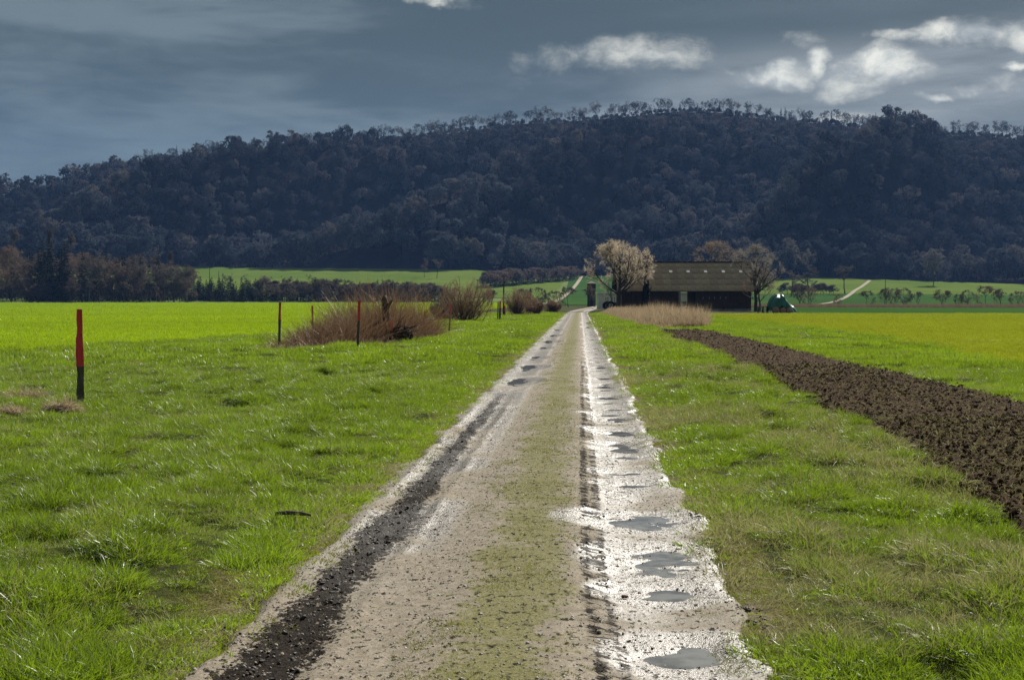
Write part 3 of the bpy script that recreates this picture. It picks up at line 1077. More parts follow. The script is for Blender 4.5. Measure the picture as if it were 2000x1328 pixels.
def conifer(seed, H=18.0, W=6.0, base=0.06, rows=26, per=14):
    rng = np.random.default_rng(seed)
    tp, trd = polyline(rng, np.zeros((1, 3)), np.array([[0, 0, 1.0]]), np.array([H * 0.98]), np.array([0.24]), np.array([0.03]), 6, 0.01, 0.05)
    vs = []
    P, D, Ls = [], [], []
    for i in range(rows):
        t = i / (rows - 1)
        z = H * (base + (1 - base) * t * 0.985)
        rr = W / 2 * (1 - t) ** 0.85 * rng.uniform(0.8, 1.15) + 0.12
        m = max(4, int(per * (1 - 0.6 * t)))
        a = rng.uniform(0, 2 * math.pi, m)
        for aa in a:
            P.append((0, 0, z + rng.normal(0, 0.2)))
            D.append((math.cos(aa), math.sin(aa), rng.uniform(-0.25, 0.25)))
            Ls.append(rr * rng.uniform(0.7, 1.15))
    P, D, Ls = np.array(P, float), np.array(D), np.array(Ls)
    bp, br = polyline(rng, P, D, Ls, np.full(len(P), 0.05), np.full(len(P), 0.02), 3, 0.06, -0.10)
    twig = [blades(rng, bp, np.full(len(P), 0.16))]
    p, d, l, r = sprout(rng, bp, br, np.minimum(Ls, 1.3), 9, 0.15, 1.0, 48, 14, 0.62, 0.3)
    sp, _ = polyline(rng, p, d, l, r, r, 1, 0.15, -0.12)
    twig.append(blades(rng, sp, np.full(len(sp), 0.26)))
    return tubes(tp, trd, 6), merge(twig)


def tree_meshes(name, arr, bark, twig):
    (lv, lf), (tv, tf) = arr
    return mesh_np(name + '_trunk', lv, lf, [bark]), mesh_np(name + '_crown', tv, tf, [twig])


def tree_single(name, arr, bark, twig):
    (lv, lf), (tv, tf) = arr
    v, f = merge([(lv, lf), (tv, tf)])
    idx = np.r_[np.zeros(len(lf), int), np.ones(len(tf), int)]
    return mesh_np(name, v, f, [bark, twig], idx)


def tree_thing(name, meshes, loc, label, cat, rotz=0.0, sc=1.0, group=None):
    t = empty(name, loc, rotz)
    t.scale = (sc,) * 3 if isinstance(sc, (int, float)) else sc
    add('trunk', meshes[0], t)
    add('crown', meshes[1], t)
    return tag(t, label, cat, group)


def at(px, py_base, Y):
    """ground point at depth Y in the direction of picture column px"""
    x = (px - 1000) / F * Y
    return x, Y, float(height(x, Y))


# ---- the wood on the hill ------------------------------------------------------
src = bpy.data.collections.new('wood_sources')
W_KINDS = []
for i in range(7):
    a = deciduous(100 + i, H=13 + (i % 3) * 1.5, W=11.5 + (i % 4), base=0.12, n=(14, 6, 6, 7), tw=(0.9, 0.24), tr=0.20, k=3)
    W_KINDS.append(tree_single('wood_tree', a, M_BARK, M_TWIG_F))
W_CON = [tree_single('wood_conifer', conifer(130 + i, 17, 6.5, rows=20, per=11), M_BARK, M_NEEDLE) for i in range(2)]
RIDGE_KINDS = [tree_single('ridge_tree', deciduous(160 + i, H=15 + (i % 3), W=11.5 + (i % 3) * 1.8, base=0.20, n=(16, 6, 5, 5), tw=(0.95, 0.09), tr=0.22, ang=56, k=3), M_BARK, M_TWIG_F) for i in range(6)]


def gn_scatter(name, pts, rot, scl, idx, tint, coll, label):
    """one 'stuff' object: instances of the meshes in coll on a cloud of points"""
    me = bpy.data.meshes.new(name)
    n = len(pts)
    me.vertices.add(n)
    me.vertices.foreach_set('co', np.ascontiguousarray(pts, np.float32).ravel())
    a = me.attributes.new('rot', 'FLOAT_VECTOR', 'POINT')
    a.data.foreach_set('vector', np.ascontiguousarray(rot, np.float32).ravel())
    for nm, ar in (('scl', scl), ('tint', tint)):
        a = me.attributes.new(nm, 'FLOAT', 'POINT')
        a.data.foreach_set('value', np.ascontiguousarray(ar, np.float32))
    a = me.attributes.new('idx', 'INT', 'POINT')
    a.data.foreach_set('value', np.ascontiguousarray(idx, np.int32))
    o = add(name, me)
    ng = bpy.data.node_groups.new(name + '_scatter', 'GeometryNodeTree')
    ng.interface.new_socket('Geometry', in_out='INPUT', socket_type='NodeSocketGeometry')
    ng.interface.new_socket('Geometry', in_out='OUTPUT', socket_type='NodeSocketGeometry')
    N, Lk = ng.nodes, ng.links
    gi = N.new('NodeGroupInput')
    go = N.new('NodeGroupOutput')
    iop = N.new('GeometryNodeInstanceOnPoints')
    ci = N.new('GeometryNodeCollectionInfo')
    ci.inputs[0].default_value = coll
    ci.inputs[1].default_value = True
    ci.inputs[2].default_value = True
    Lk.new(gi.outputs[0], iop.inputs['Points'])
    Lk.new(ci.outputs[0], iop.inputs['Instance'])
    iop.inputs['Pick Instance'].default_value = True

    def named(nm, dt):
        nd = N.new('GeometryNodeInputNamedAttribute')
        nd.data_type = dt
        nd.inputs[0].default_value = nm
        return nd.outputs[0]
    Lk.new(named('idx', 'INT'), iop.inputs['Instance Index'])
    e2r = N.new('FunctionNodeEulerToRotation')
    Lk.new(named('rot', 'FLOAT_VECTOR'), e2r.inputs[0])
    Lk.new(e2r.outputs[0], iop.inputs['Rotation'])
    Lk.new(named('scl', 'FLOAT'), iop.inputs['Scale'])
    Lk.new(iop.outputs[0], go.inputs[0])
    md = o.modifiers.new('scatter', 'NODES')
    md.node_group = ng
    return tag(o, label, kind='stuff')


def source(coll, name, me):
    o = bpy.data.objects.new('%02d_%s' % (len(coll.objects), name), me)
    coll.objects.link(o)
    return o


for me in W_KINDS + W_CON:
    source(src, 'wood', me)

rng = np.random.default_rng(7)
gx, gy = np.meshgrid(np.arange(-820, 820, 9.4), np.arange(Y_TOE + 2, Y_RIDGE - 2, 9.4))
gx = (gx + rng.uniform(-4, 4, gx.shape)).ravel()
gy = (gy + rng.uniform(-4, 4, gy.shape)).ravel()
# lower limit of the wood wanders in and out
lim = Y_TOE + 14 + 26 * (fbm(gx / 70, gx * 0, 88, 3) - 0.5) * 2
keep = gy > lim
gx, gy = gx[keep], gy[keep]
cxr = rng.uniform(-640, 640, 900)
gx, gy = np.r_[gx, cxr], np.r_[gy, rng.uniform(Y_RIDGE - 12, Y_RIDGE + 14, 900)]
# tongues and clumps of trees that reach down into the meadows
ex, ey = rng.uniform(-520, 620, 2600), rng.uniform(775, Y_TOE + 14, 2600)
ek = fbm(ex / 48, ey / 110, 97, 3) + 0.0030 * (ey - 850) > 0.52
ek &= np.abs(ex - np.interp(ey, [690, 830], [165, 207])) > 9
ek &= np.abs(ex - np.interp(ey, [720, 846], [31, 41])) > 9
gx, gy = np.r_[gx, ex[ek]], np.r_[gy, ey[ek]]
con = (rng.uniform(0, 1, len(gx)) < 0.03 + 0.10 * (fbm(gx / 90, gy / 90, 14, 2) > 0.66))
idx = np.where(con, 7 + rng.integers(0, 2, len(gx)), rng.integers(0, 7, len(gx)))
scl = rng.uniform(0.62, 1.25, len(gx)) * (1.22 - 0.3 * sstep(gy, 850, 1050)) * (1 - 0.66 * sstep(gy, Y_RIDGE - 115, Y_RIDGE - 15)) * np.where(con, rng.uniform(0.8, 1.1, len(gx)), 1.0)
gz = height(gx, gy)
rot = np.stack([gx * 0, gx * 0, rng.uniform(0, 6.28, len(gx))], -1)
inview = np.abs(gx / gy) < 0.365
order = np.argsort(np.where(inview & (gy < Y_TOE + 150), gy, 1e6))
front = order[:280]
rest = np.ones(len(gx), bool)
rest[front] = False
gn_scatter('hillside_wood', np.stack([gx, gy, gz - 0.3], -1)[rest], rot[rest], scl[rest], idx[rest], rng.uniform(0, 1, rest.sum()), src,
           'dense leafless wood covering the hillside in dark grey and brown')
allm = W_KINDS + W_CON


def foot_place(px):
    for lim_, w_ in ((380, 'behind the left wood'), (650, 'above the left end of the pale meadow'), (900, 'above the low fir belt'), (1130, 'above the middle meadow left of the lane'),
                     (1290, 'behind the broad tan tree'), (1480, 'behind the barn roof'), (1700, 'left of the top of the slope lane'), (1860, 'right of the top of the slope lane')):
        if px < lim_:
            return w_
    return 'near the right edge of the view'


def crest_place(px):
    for lim_, w_ in ((300, 'where the crest falls away at far left'), (650, 'on the long left shoulder'), (950, 'on the rising middle stretch'), (1250, 'left of the highest point'),
                     (1500, 'around the highest point'), (1780, 'right of the highest point')):
        if px < lim_:
            return w_
    return 'near the right edge of the view'


for i in front:
    me = allm[idx[i]]
    o = add('forest_conifer' if idx[i] > 6 else 'forest_tree', me, loc=(gx[i], gy[i], gz[i] - 0.3), rotz=rot[i, 2], scale=float(scl[i]))
    if idx[i] > 6:
        tag(o, 'dark conifer at the foot of the wood, ' + foot_place(gx[i] / gy[i] * F + 1000), 'conifer', 'conifers along the foot of the hillside wood')
    else:
        tag(o, 'leafless tree at the foot of the wood, ' + foot_place(gx[i] / gy[i] * F + 1000), 'tree', 'trees along the foot of the hillside wood')

# trees standing against the sky along the crest
rng = np.random.default_rng(17)
x = -560.0
while x < 560:
    z = float(height(x, Y_RIDGE))
    dense = 3.9 if x < -40 else 4.4
    if True:
        i = int(rng.integers(0, 6))
        con_ = rng.uniform() < 0.06
        o = add('ridge_conifer' if con_ else 'ridge_tree', W_CON[i % 2] if con_ else RIDGE_KINDS[i], loc=(x, Y_RIDGE + rng.uniform(-14, 8), z - 0.5), rotz=rng.uniform(0, 6.28), scale=float(rng.uniform(0.50, 0.88)))
        if con_:
            tag(o, 'dark conifer on the hill crest, ' + crest_place(x / Y_RIDGE * F + 1000), 'conifer', 'conifers on the hill crest')
        else:
            tag(o, 'bare tree on the hill crest, ' + crest_place(x / Y_RIDGE * F + 1000), 'tree', 'bare trees lining the hill crest')
    x += rng.choice([0.35, 0.7, 1.0, 1.3, 2.2], p=[0.25, 0.25, 0.25, 0.17, 0.08]) * dense

# single dark conifers that stand out on the slope: (px, py of the top)
for px, py in [(893, 325), (1218, 310), (915, 278), (776, 345), (868, 368), (1414, 290), (1830, 300), (1838, 325), (1822, 350), (905, 500), (1560, 300), (1900, 320)]:
    best = None
    for Yt in np.arange(Y_TOE + 6, Y_RIDGE, 4):
        x_ = (px - 1000) / F * Yt
        top = height(x_, Yt) + 17
        e = abs((585 - py) / F * Yt + CAM_H - top)
        if best is None or e < best[0]:
            best = (e, x_, Yt)
    o = add('tall_conifer', W_CON[px % 2], loc=(best[1], best[2], float(height(best[1], best[2]))), rotz=px, scale=1.5)
    tag(o, 'tall dark conifer rising above the bare crowns on the hillside', 'conifer', 'tall conifers on the hillside')

# ---- the wood at the far left edge of the crop ---------------------------------
FT = [tree_meshes('edge_tree', deciduous(200 + i, H=15 + i % 3, W=10.5 + i % 2, base=0.30, n=(14, 6, 6, 6), tw=(0.8, 0.10), tr=0.20, k=4), M_BARK_PALE, M_TWIG) for i in range(4)]
FB = [tree_meshes('edge_bush_tree', deciduous(210 + i, H=16, W=13, base=0.10, n=(18, 7, 6, 6), tw=(0.8, 0.10), tr=0.24, k=4), M_BARK, M_TWIG) for i in range(2)]
FC = [tree_meshes('edge_conifer', conifer(220 + i, 18, 6.4, rows=24, per=12), M_BARK, M_NEEDLE) for i in range(2)]
FP = [tree_meshes('poplar', deciduous(230 + i, H=24, W=5.0, base=0.10, n=(26, 6, 5, 5), tw=(0.9, 0.10), tr=0.26, col=True, k=4), M_BARK, M_TWIG) for i in range(2)]
FS = [tree_meshes('edge_shrub', deciduous(240 + i, H=6.5, W=6.5, base=0.04, n=(18, 6, 5, 6), tw=(0.6, 0.10), tr=0.10, k=3), M_BARK, M_TWIG) for i in range(3)]

rng = np.random.default_rng(23)
# (kind, px, Y, height in picture pixels)
spec = [('poplar', 24, 500, 150), ('poplar', 110, 505, 155), ('poplar', 134, 503, 140), ('poplar', 338, 520, 105),
        ('big', 22, 462, 108), ('big', -55, 466, 112), ('big', 58, 474, 78)]
for px in (74, 88, 104, 118, 133, 96, 60, 125):
    spec.append(('con', px + rng.uniform(-4, 4), rng.uniform(463, 480), rng.uniform(106, 128)))
for px in (158, 186, 205, 232, 245, 262, 305, 165, 280):
    spec.append(('con', px + rng.uniform(-4, 4), rng.uniform(462, 500), rng.uniform(86, 108)))
for px in (148, 172, 196, 219, 240, 262, 283, 304, 322, 342, 360):
    spec.append(('tree', px + rng.uniform(-4, 4), rng.uniform(460, 470), (92 - (px - 150) * 0.10) * rng.uniform(0.88, 1.06)))
for px in np.arange(-40, 370, 17):
    spec.append(('tree', px + rng.uniform(-6, 6), rng.uniform(486, 525), rng.uniform(80, 100) * (1 - 0.22 * max(0, px - 240) / 130)))
for px in np.arange(-70, 380, 11):
    spec.append(('shrub', px + rng.uniform(-4, 4), rng.uniform(459, 474), rng.uniform(28, 50)))
for px in np.arange(-70, 372, 12):
    spec.append(('con', px + rng.uniform(-5, 5), rng.uniform(495, 535), rng.uniform(58, 82)))
LAB = {'poplar': ('poplar', 'slim bare poplar rising above the dark wood at the left', 'poplar', 'poplars above the left wood'),
       'big': ('broad_tree', 'broad bare brown tree with crown down to the crop edge at far left', 'tree', 'broad trees at the left end of the wood'),
       'con': ('conifer', 'dark conifer inside the mixed wood at the left field edge', 'conifer', 'conifers in the left wood'),
       'tree': ('pale_stemmed_tree', 'bare tree with pale stem in the wood at the left field edge', 'tree', 'pale stemmed trees of the left wood'),
       'shrub': ('shrub', 'low bare shrub at the foot of the left wood', 'shrub', 'shrubs at the foot of the left wood')}
PROTO = {}
HREF = {'poplar': 24.0, 'big': 16.0, 'con': 18.0, 'tree': 16.0, 'shrub': 6.5}
POOL = {'poplar': FP, 'big': FB, 'con': FC, 'tree': FT, 'shrub': FS}
for k, (kind, px, Y, hp) in enumerate(spec):
    pool = POOL[kind]
    i = k % len(pool)
    x, y, z = at(px, 0, Y)
    sc = hp / F * Y / HREF[kind]
    nm, lab, cat, grp = LAB[kind]
    if (kind, i) not in PROTO:
        PROTO[(kind, i)] = tree_thing(nm, pool[i], (x, y, z - 0.1), lab, cat, rng.uniform(0, 6.28), sc, grp)
    else:
        o = copy_tree(PROTO[(kind, i)])
        o.location = (x, y, z - 0.1)
        o.rotation_euler = (0, 0, rng.uniform(0, 6.28))
        o.scale = (sc * rng.uniform(0.92, 1.12), sc * rng.uniform(0.92, 1.12), sc)

# low dark belt of young firs and shrubs between the crop and the hill meadow
rng = np.random.default_rng(29)
belt = []
for px in np.arange(366, 862, 4.6):
    belt.append((px + rng.uniform(-3, 3), rng.uniform(476, 515), rng.uniform(32, 50) * (1 - 0.15 * (px - 366) / 500)))
for k, (px, Y, hp) in enumerate(belt):
    kind = 'con' if k % 2 or px < 520 else 'shrub'
    x, y, z = at(px, 0, Y)
    sc = hp / F * Y / HREF[kind]
    i = k % len(POOL[kind])
    o = copy_tree(PROTO[(kind, i)])
    o.location = (x, y, z - 0.2)
    o.rotation_euler = (0, 0, rng.uniform(0, 6.28))
    w = 1.9 if kind == 'con' else 1.25
    o.scale = (sc * w, sc * w, sc)
    if kind == 'con':
        o.name = 'young_fir'
        tag(o, 'young dark fir in the low belt between crop and hill meadow', 'fir', 'young firs of the low belt')
    else:
        o.name = 'belt_shrub'
        tag(o, 'bare grey shrub in the low belt between crop and hill meadow', 'shrub', 'shrubs of the low belt')

# loose trees standing in and along the meadows
OPEN = [tree_meshes('meadow_tree', deciduous(260 + i, H=8.4, W=9.0, base=0.05, n=(14, 6, 6, 6), tw=(0.6, 0.08), tr=0.15, k=4, ang=62), M_BARK, M_TWIG) for i in range(4)]
THIN = [tree_meshes('slender_tree', deciduous(270 + i, H=12, W=5.5, base=0.25, n=(11, 5, 5, 5), tw=(0.6, 0.06), tr=0.15, k=4, ang=34), M_BARK, M_TWIG) for i in range(3)]
rng = np.random.default_rng(31)
loose = [('meadow_tree', OPEN, 9.0, p, Y, h, w, l, g) for p, Y, h, w, l, g in [
    (1562, 330, 46, 1.0, 'bare round tree behind the green covered stack, left one of the pair', None),
    (1580, 334, 42, 0.9, 'bare round tree behind the green covered stack, right one of the pair', None),
    (1637, 322, 28, 0.7, 'small bare tree beside the lower end of the slope lane', None),
    (1692, 322, 34, 1.0, 'bare tree in the hedge row, first right of the slope lane', None),
    (1732, 322, 40, 0.9, 'bare tree by the utility pole, left of three close together', None),
    (1748, 324, 40, 0.8, 'bare tree by the utility pole, middle of three close together', None),
    (1765, 322, 40, 0.8, 'bare tree near the utility pole, right of three close together', None),
    (1794, 322, 32, 0.7, 'small bare tree alone between the pole group and the big round tree', None),
    (1839, 322, 36, 1.2, 'widest bare round tree of the hedge row on the right', None),
    (1873, 322, 28, 0.8, 'smaller bare tree right of the widest round hedge tree', None),
    (1889, 324, 36, 0.8, 'slightly taller bare tree two places right of the widest hedge tree', None),
    (1925, 322, 44, 1.0, 'bare hedge tree with the tallest crown near the right edge', None),
    (1954, 322, 38, 1.0, 'second bare hedge tree from the right edge of the view', None),
    (1988, 322, 34, 1.0, 'bare hedge tree at the right edge of the view', None),
    (2030, 322, 36, 1.0, 'bare hedge tree just beyond the right edge', None),
    (1110, 318, 42, 1.0, 'dark bare tree left of the track end beside the tower', None),
    (1148, 342, 44, 0.8, 'dark bare tree directly behind the tower by the track', None),
    (1083, 336, 34, 0.9, 'bare tree below the climbing lane left of the track end', None),
    (1045, 305, 42, 1.1, 'grey bare tree behind the second round bush', None),
    (1020, 318, 38, 1.0, 'grey bare tree left of the climbing lane foot', None),
    (960, 330, 36, 1.0, 'grey bare tree behind the largest round bush', None),
    (880, 360, 40, 1.0, 'pale grey bare tree left of the largest round bush', None)]]
loose += [('slender_tree', THIN, 12.0, p, Y, h, w, l, None) for p, Y, h, w, l in [
    (598, 465, 62, 1.5, 'forked bare tree rising from the dark belt, left of its neighbour'),
    (622, 468, 58, 1.3, 'forked bare tree rising from the dark belt, right of its neighbour'),
    (448, 520, 62, 1.0, 'slender bare tree above the dark belt, leftmost before the pale meadow'),
    (484, 522, 56, 1.0, 'slender bare tree above the dark belt, second from the left'),
    (519, 518, 60, 1.1, 'slender bare tree above the dark belt, third from the left'),
    (556, 522, 56, 1.2, 'slender bare tree above the dark belt, fourth from the left'),
    (829, 780, 44, 1.0, 'small bare tree in the gap of the wood edge, left one'),
    (853, 775, 46, 1.2, 'small bare tree in the gap of the wood edge, right one'),
    (1545, 600, 62, 1.3, 'bare tree at the wood edge right of the barn, nearest the barn'),
    (1580, 610, 70, 1.6, 'bare tree at the wood edge right of the barn, farther right'),
    (1650, 640, 70, 1.5, 'lone dark bare tree at the top of the slope lane')]]
LP = {}
for k, (nm, pool, hr, px, Y, hp, w, lab, grp) in enumerate(loose):
    i = k % len(pool)
    x, y, z = at(px, 0, Y)
    sc = hp / F * Y / hr
    if (nm, i) not in LP:
        o = LP[(nm, i)] = tree_thing(nm, pool[i], (x, y, z), lab, 'tree')
    else:
        o = copy_tree(LP[(nm, i)])
    o.location = (x, y, z - 0.05)
    o.rotation_euler = (0, 0, rng.uniform(0, 6.28))
    o.scale = (sc * w * 1.05, sc * w * 1.05, sc)
    tag(o, lab, 'tree', 'bare trees scattered over the meadows')

# hedges at the upper edge of the meadows (dark low band on the slope)
rng = np.random.default_rng(37)
for k, (px, row) in enumerate([(p_, r_) for r_ in (0, 1) for p_ in np.arange(948 + 4 * r_, 1126, 7.5)] + [(p_, 0) for p_ in np.arange(1530, 1640, 10)]):
    Y = 690 + (px - 948) / 180 * 120 + row * 16 if px < 1300 else 640
    x, y, z = at(px + rng.uniform(-3, 3), 0, Y)
    i = k % 3
    o = copy_tree(PROTO[('shrub', i)])
    o.name = 'slope_shrub'
    o.location = (x, y, z)
    o.rotation_euler = (0, 0, rng.uniform(0, 6.28))
    s_ = (30 - (px - 948) * 0.05 if px < 1300 else 20) / F * Y / 6.5 * rng.uniform(0.8, 1.15)
    o.scale = (s_ * 1.4, s_ * 1.4, s_)
    if px < 1300:
        tag(o, 'dark shrub in the hedge at the top of the middle meadow', 'shrub', 'hedge shrubs above the middle meadow')
    else:
        tag(o, 'dark shrub in the hedge above the field right of the barn', 'shrub', 'hedge shrubs above the right field')

# =====================================================================
# BARN AND FARM
# =====================================================================
BX0, BX1, BY = 15.9, 35.3, 207.0
PITCH_D, EAVE, RIDGE_H = 6.2, 2.95, 7.15
M_ROOF = simple_mat('weathered_roof_sheet', (0.36, 0.27, 0.165), (0.48, 0.37, 0.24), 1.6, 0.9, 0.1, 0.01, 6.0, rand=0.12)
M_BOARD = simple_mat('dark_barn_board', (0.050, 0.030, 0.022), (0.100, 0.062, 0.046), 2.0, 0.8, 0.2, 0.006, 30, (6, 6, 0.6))
M_BEAM = simple_mat('barn_beam', (0.030, 0.022, 0.017), (0.06, 0.045, 0.035), 3.0, 0.85, 0.15)
M_PLINTH = simple_mat('barn_plinth', (0.20, 0.20, 0.19), (0.30, 0.29, 0.27), 2.0, 0.85, 0.2)
M_SKYL = simple_mat('skylight_pane', (0.45, 0.43, 0.38), (0.55, 0.52, 0.46), 2.0, 0.35, 0.5)
M_RIDGECAP = simple_mat('ridge_cap', (0.035, 0.030, 0.028), (0.06, 0.055, 0.05), 2.0, 0.7, 0.3)
M_GREYMETAL = simple_mat('grey_sheet', (0.22, 0.22, 0.22), (0.32, 0.31, 0.30), 1.0, 0.5, 0.4)
M_TYRE = simple_mat('tyre_rubber', (0.012, 0.012, 0.012), (0.025, 0.024, 0.022), 4.0, 0.8, 0.3)
M_RIM = simple_mat('wheel_rim', (0.45, 0.42, 0.36), (0.6, 0.55, 0.48), 4.0, 0.5, 0.4)
M_BLUEPAINT = simple_mat('blue_grey_paint', (0.03, 0.045, 0.06), (0.05, 0.07, 0.09), 3.0, 0.45, 0.5)
M_PALEWALL = simple_mat('ochre_render', (0.68, 0.63, 0.50), (0.78, 0.73, 0.60), 1.2, 0.9, 0.15)
M_WHITE = simple_mat('white_paint', (0.72, 0.72, 0.70), (0.80, 0.80, 0.78), 2.0, 0.6, 0.3)
M_CONCRETE = simple_mat('mossy_concrete', (0.05, 0.065, 0.06), (0.10, 0.12, 0.11), 1.2, 0.9, 0.15)

barn = empty('barn', (0, 0, 0))
tag(barn, 'long dark timber barn with big brown roof and a row of small skylights', 'barn')
gz = 0.0
# boarded walls: every board a real slat, joined into one wall piece
def boards(mb, x0, x1, y, z0, z1, w=0.19, t=0.03):
    rr = random.Random(int(x0 * 10))
    x = x0
    while x < x1 - 0.02:
        xe = min(x + w - 0.012, x1)
        mb.box(x, xe, y - t - rr.uniform(0, 0.012), y, z0 + rr.uniform(0, 0.03), z1)
        x += w
GAP0, GAP1 = 24.2, 26.7
ROOF_X0, ROOF_X1 = 15.2, 35.6
mb = MB()
boards(mb, BX0, GAP0, BY + 0.9, 0.0, EAVE + 0.35)
mb.build('wall', M_BOARD, barn)
mb = MB()
boards(mb, GAP1, BX1 - 0.6, BY + 0.9, 0.36, EAVE + 0.35)
mb.build('wall', M_BOARD, barn)
mb = MB()
mb.box(GAP1, BX1 - 0.6, BY + 0.86, BY + 1.1, 0.0, 0.355)
mb.build('plinth', M_PLINTH, barn)
# back and end walls; the drive-through stays open front to back
YB = BY + 2 * PITCH_D - 0.9
mb = MB()
mb.box(BX0, GAP0, YB, YB + 0.1, 0, EAVE + 0.3)
mb.box(GAP0 - 0.1, GAP0, BY + 0.95, YB - 0.01, 0, EAVE + 0.6)
mb.build('back_wall', M_BOARD, barn)
mb = MB()
mb.box(GAP1, BX1 - 0.6, YB, YB + 0.1, 0, EAVE + 0.3)
mb.box(GAP1, GAP1 + 0.1, BY + 1.11, YB - 0.01, 0, EAVE + 0.6)
mb.build('back_wall', M_BOARD, barn)
for xx in (BX0, BX1 - 0.7):
    mb = MB()
    mb.poly([(xx, BY + 1.0, 0), (xx, YB, 0), (xx, YB, EAVE + 0.3), (xx, BY + PITCH_D, RIDGE_H - 0.35), (xx, BY + 1.0, EAVE + 0.3)])
    mb.poly([(xx + 0.1, BY + 1.0, 0), (xx + 0.1, YB, 0), (xx + 0.1, YB, EAVE + 0.3), (xx + 0.1, BY + PITCH_D, RIDGE_H - 0.35), (xx + 0.1, BY + 1.0, EAVE + 0.3)])
    mb.build('gable', M_BOARD, barn)
for xx in (GAP0 + 0.06, GAP1 - 0.2):
    mb = MB()
    mb.box(xx, xx + 0.14, BY + 0.75, BY + 0.84, 0, EAVE + 0.2)
    mb.build('door_post', M_BEAM, barn)
# small pale slips: daylight through gaps in the boarding, painted as colour
for xx in (27.65, 28.55, 29.3, 30.15, 30.95):
    mb = MB()
    mb.box(xx, xx + 0.11, BY + 0.835, BY + 0.855, 1.75, 2.1)
    mb.build('gap_daylight', M_GREYMETAL, barn)
# rafters under the eave
mb = MB()
for k in range(26):
    xx = ROOF_X0 + 0.2 + k * 0.8
    mb.box(xx, xx + 0.1, BY - 0.05, BY + 0.8, EAVE - 0.14, EAVE - 0.02)
mb.build('rafter_tail', M_BEAM, barn)['kind'] = 'stuff'
# roof deck and sheets
sl = math.atan2(RIDGE_H - EAVE, PITCH_D)
mb = MB()
for sgn in (0, 1):
    y0, y1 = (BY, BY + PITCH_D) if sgn == 0 else (BY + 2 * PITCH_D, BY + PITCH_D)
    mb.poly([(ROOF_X0, y0, EAVE - 0.03), (ROOF_X1, y0, EAVE - 0.03), (ROOF_X1, y1, RIDGE_H - 0.03), (ROOF_X0, y1, RIDGE_H - 0.03)])
mb.poly([(ROOF_X0, BY, EAVE - 0.03), (ROOF_X0, BY, EAVE - 0.16), (ROOF_X1, BY, EAVE - 0.16), (ROOF_X1, BY, EAVE - 0.03)])
roof = mb.build('roof', M_BEAM, barn)
ROWS, COLS = 5, 18
sw = (ROOF_X1 - ROOF_X0) / COLS
slen = math.hypot(PITCH_D, RIDGE_H - EAVE) / ROWS
nx = 13
vx = np.linspace(0, sw - 0.02, nx)
vv, ff = [], []
zc = 0.022 * np.cos(np.arange(nx) * math.pi)
for (yy, zz) in ((-0.10, 0.085), (slen - 0.02, 0.03)):
    vv += [(a, yy, zz + b) for a, b in zip(vx, zc)]
for (yy, zz) in ((-0.10, 0.055), (-0.10, 0.0)):
    pass
ff = [[i, i + 1, nx + i + 1, nx + i] for i in range(nx - 1)]
vv += [(a, -0.10, 0.0) for a in vx]
ff += [[2 * nx + i, 2 * nx + i + 1, i + 1, i] for i in range(nx - 1)]
sheet = mesh_np('roof_sheet', np.array(vv), np.array(ff), [M_ROOF])
for r_ in range(ROWS):
    for c_ in range(COLS):
        o = add('roof_sheet', sheet, roof)
        d = r_ * slen
        o.location = (ROOF_X0 + c_ * sw + 0.01, BY + d * math.cos(sl), EAVE + d * math.sin(sl))
        o.rotation_euler = (sl, 0, 0)
mb = MB()
mb.box(ROOF_X0 - 0.05, ROOF_X1 + 0.05, BY + PITCH_D - 0.22, BY + PITCH_D + 0.22, RIDGE_H + 0.02, RIDGE_H + 0.20, bev=0.05)
mb.build('ridge_cap', M_RIDGECAP, roof)
mb = MB()
mb.box(ROOF_X1 + 0.001, ROOF_X1 + 0.05, 0, math.hypot(PITCH_D, RIDGE_H - EAVE), -0.12, 0.10)
o = mb.build('verge_board', M_GREYMETAL, roof)
o.matrix_local = Matrix.Translation((0, BY, EAVE)) @ Matrix.Rotation(sl, 4, 'X')
for px in (1275.5, 1309.5, 1343.5, 1377.5, 1412, 1446):
    d = slen * 3.28
    Ys = BY + d * math.cos(sl)
    xx = (px - 1000) / F * Ys
    mb = MB()
    mb.box(-0.27, 0.27, -0.32, 0.32, 0.03, 0.13)
    o = mb.build('skylight', M_BEAM, roof)
    M4 = Matrix.Translation((xx, Ys, EAVE + d * math.sin(sl))) @ Matrix.Rotation(sl, 4, 'X')
    o.matrix_local = M4
    mb = MB()
    mb.box(-0.235, 0.235, -0.285, 0.285, 0.131, 0.142)
    o2 = mb.build('skylight_pane', M_SKYL, roof)
    o2.matrix_local = M4
    # pane belongs to its frame, the frame to the roof: keep both one level under the roof

# pole leaning against the right wall (reddish board in the shade)
mb = MB()
mb.tube([(30.0, BY + 0.55, 0.05), (35.0, BY + 0.72, 2.0)], [0.05, 0.05], 6)
tag(mb.build('leaning_pole', simple_mat('red_brown_pole', (0.10, 0.03, 0.022), (0.15, 0.05, 0.035), 3)), 'long reddish pole leaning along the right barn wall', 'pole')

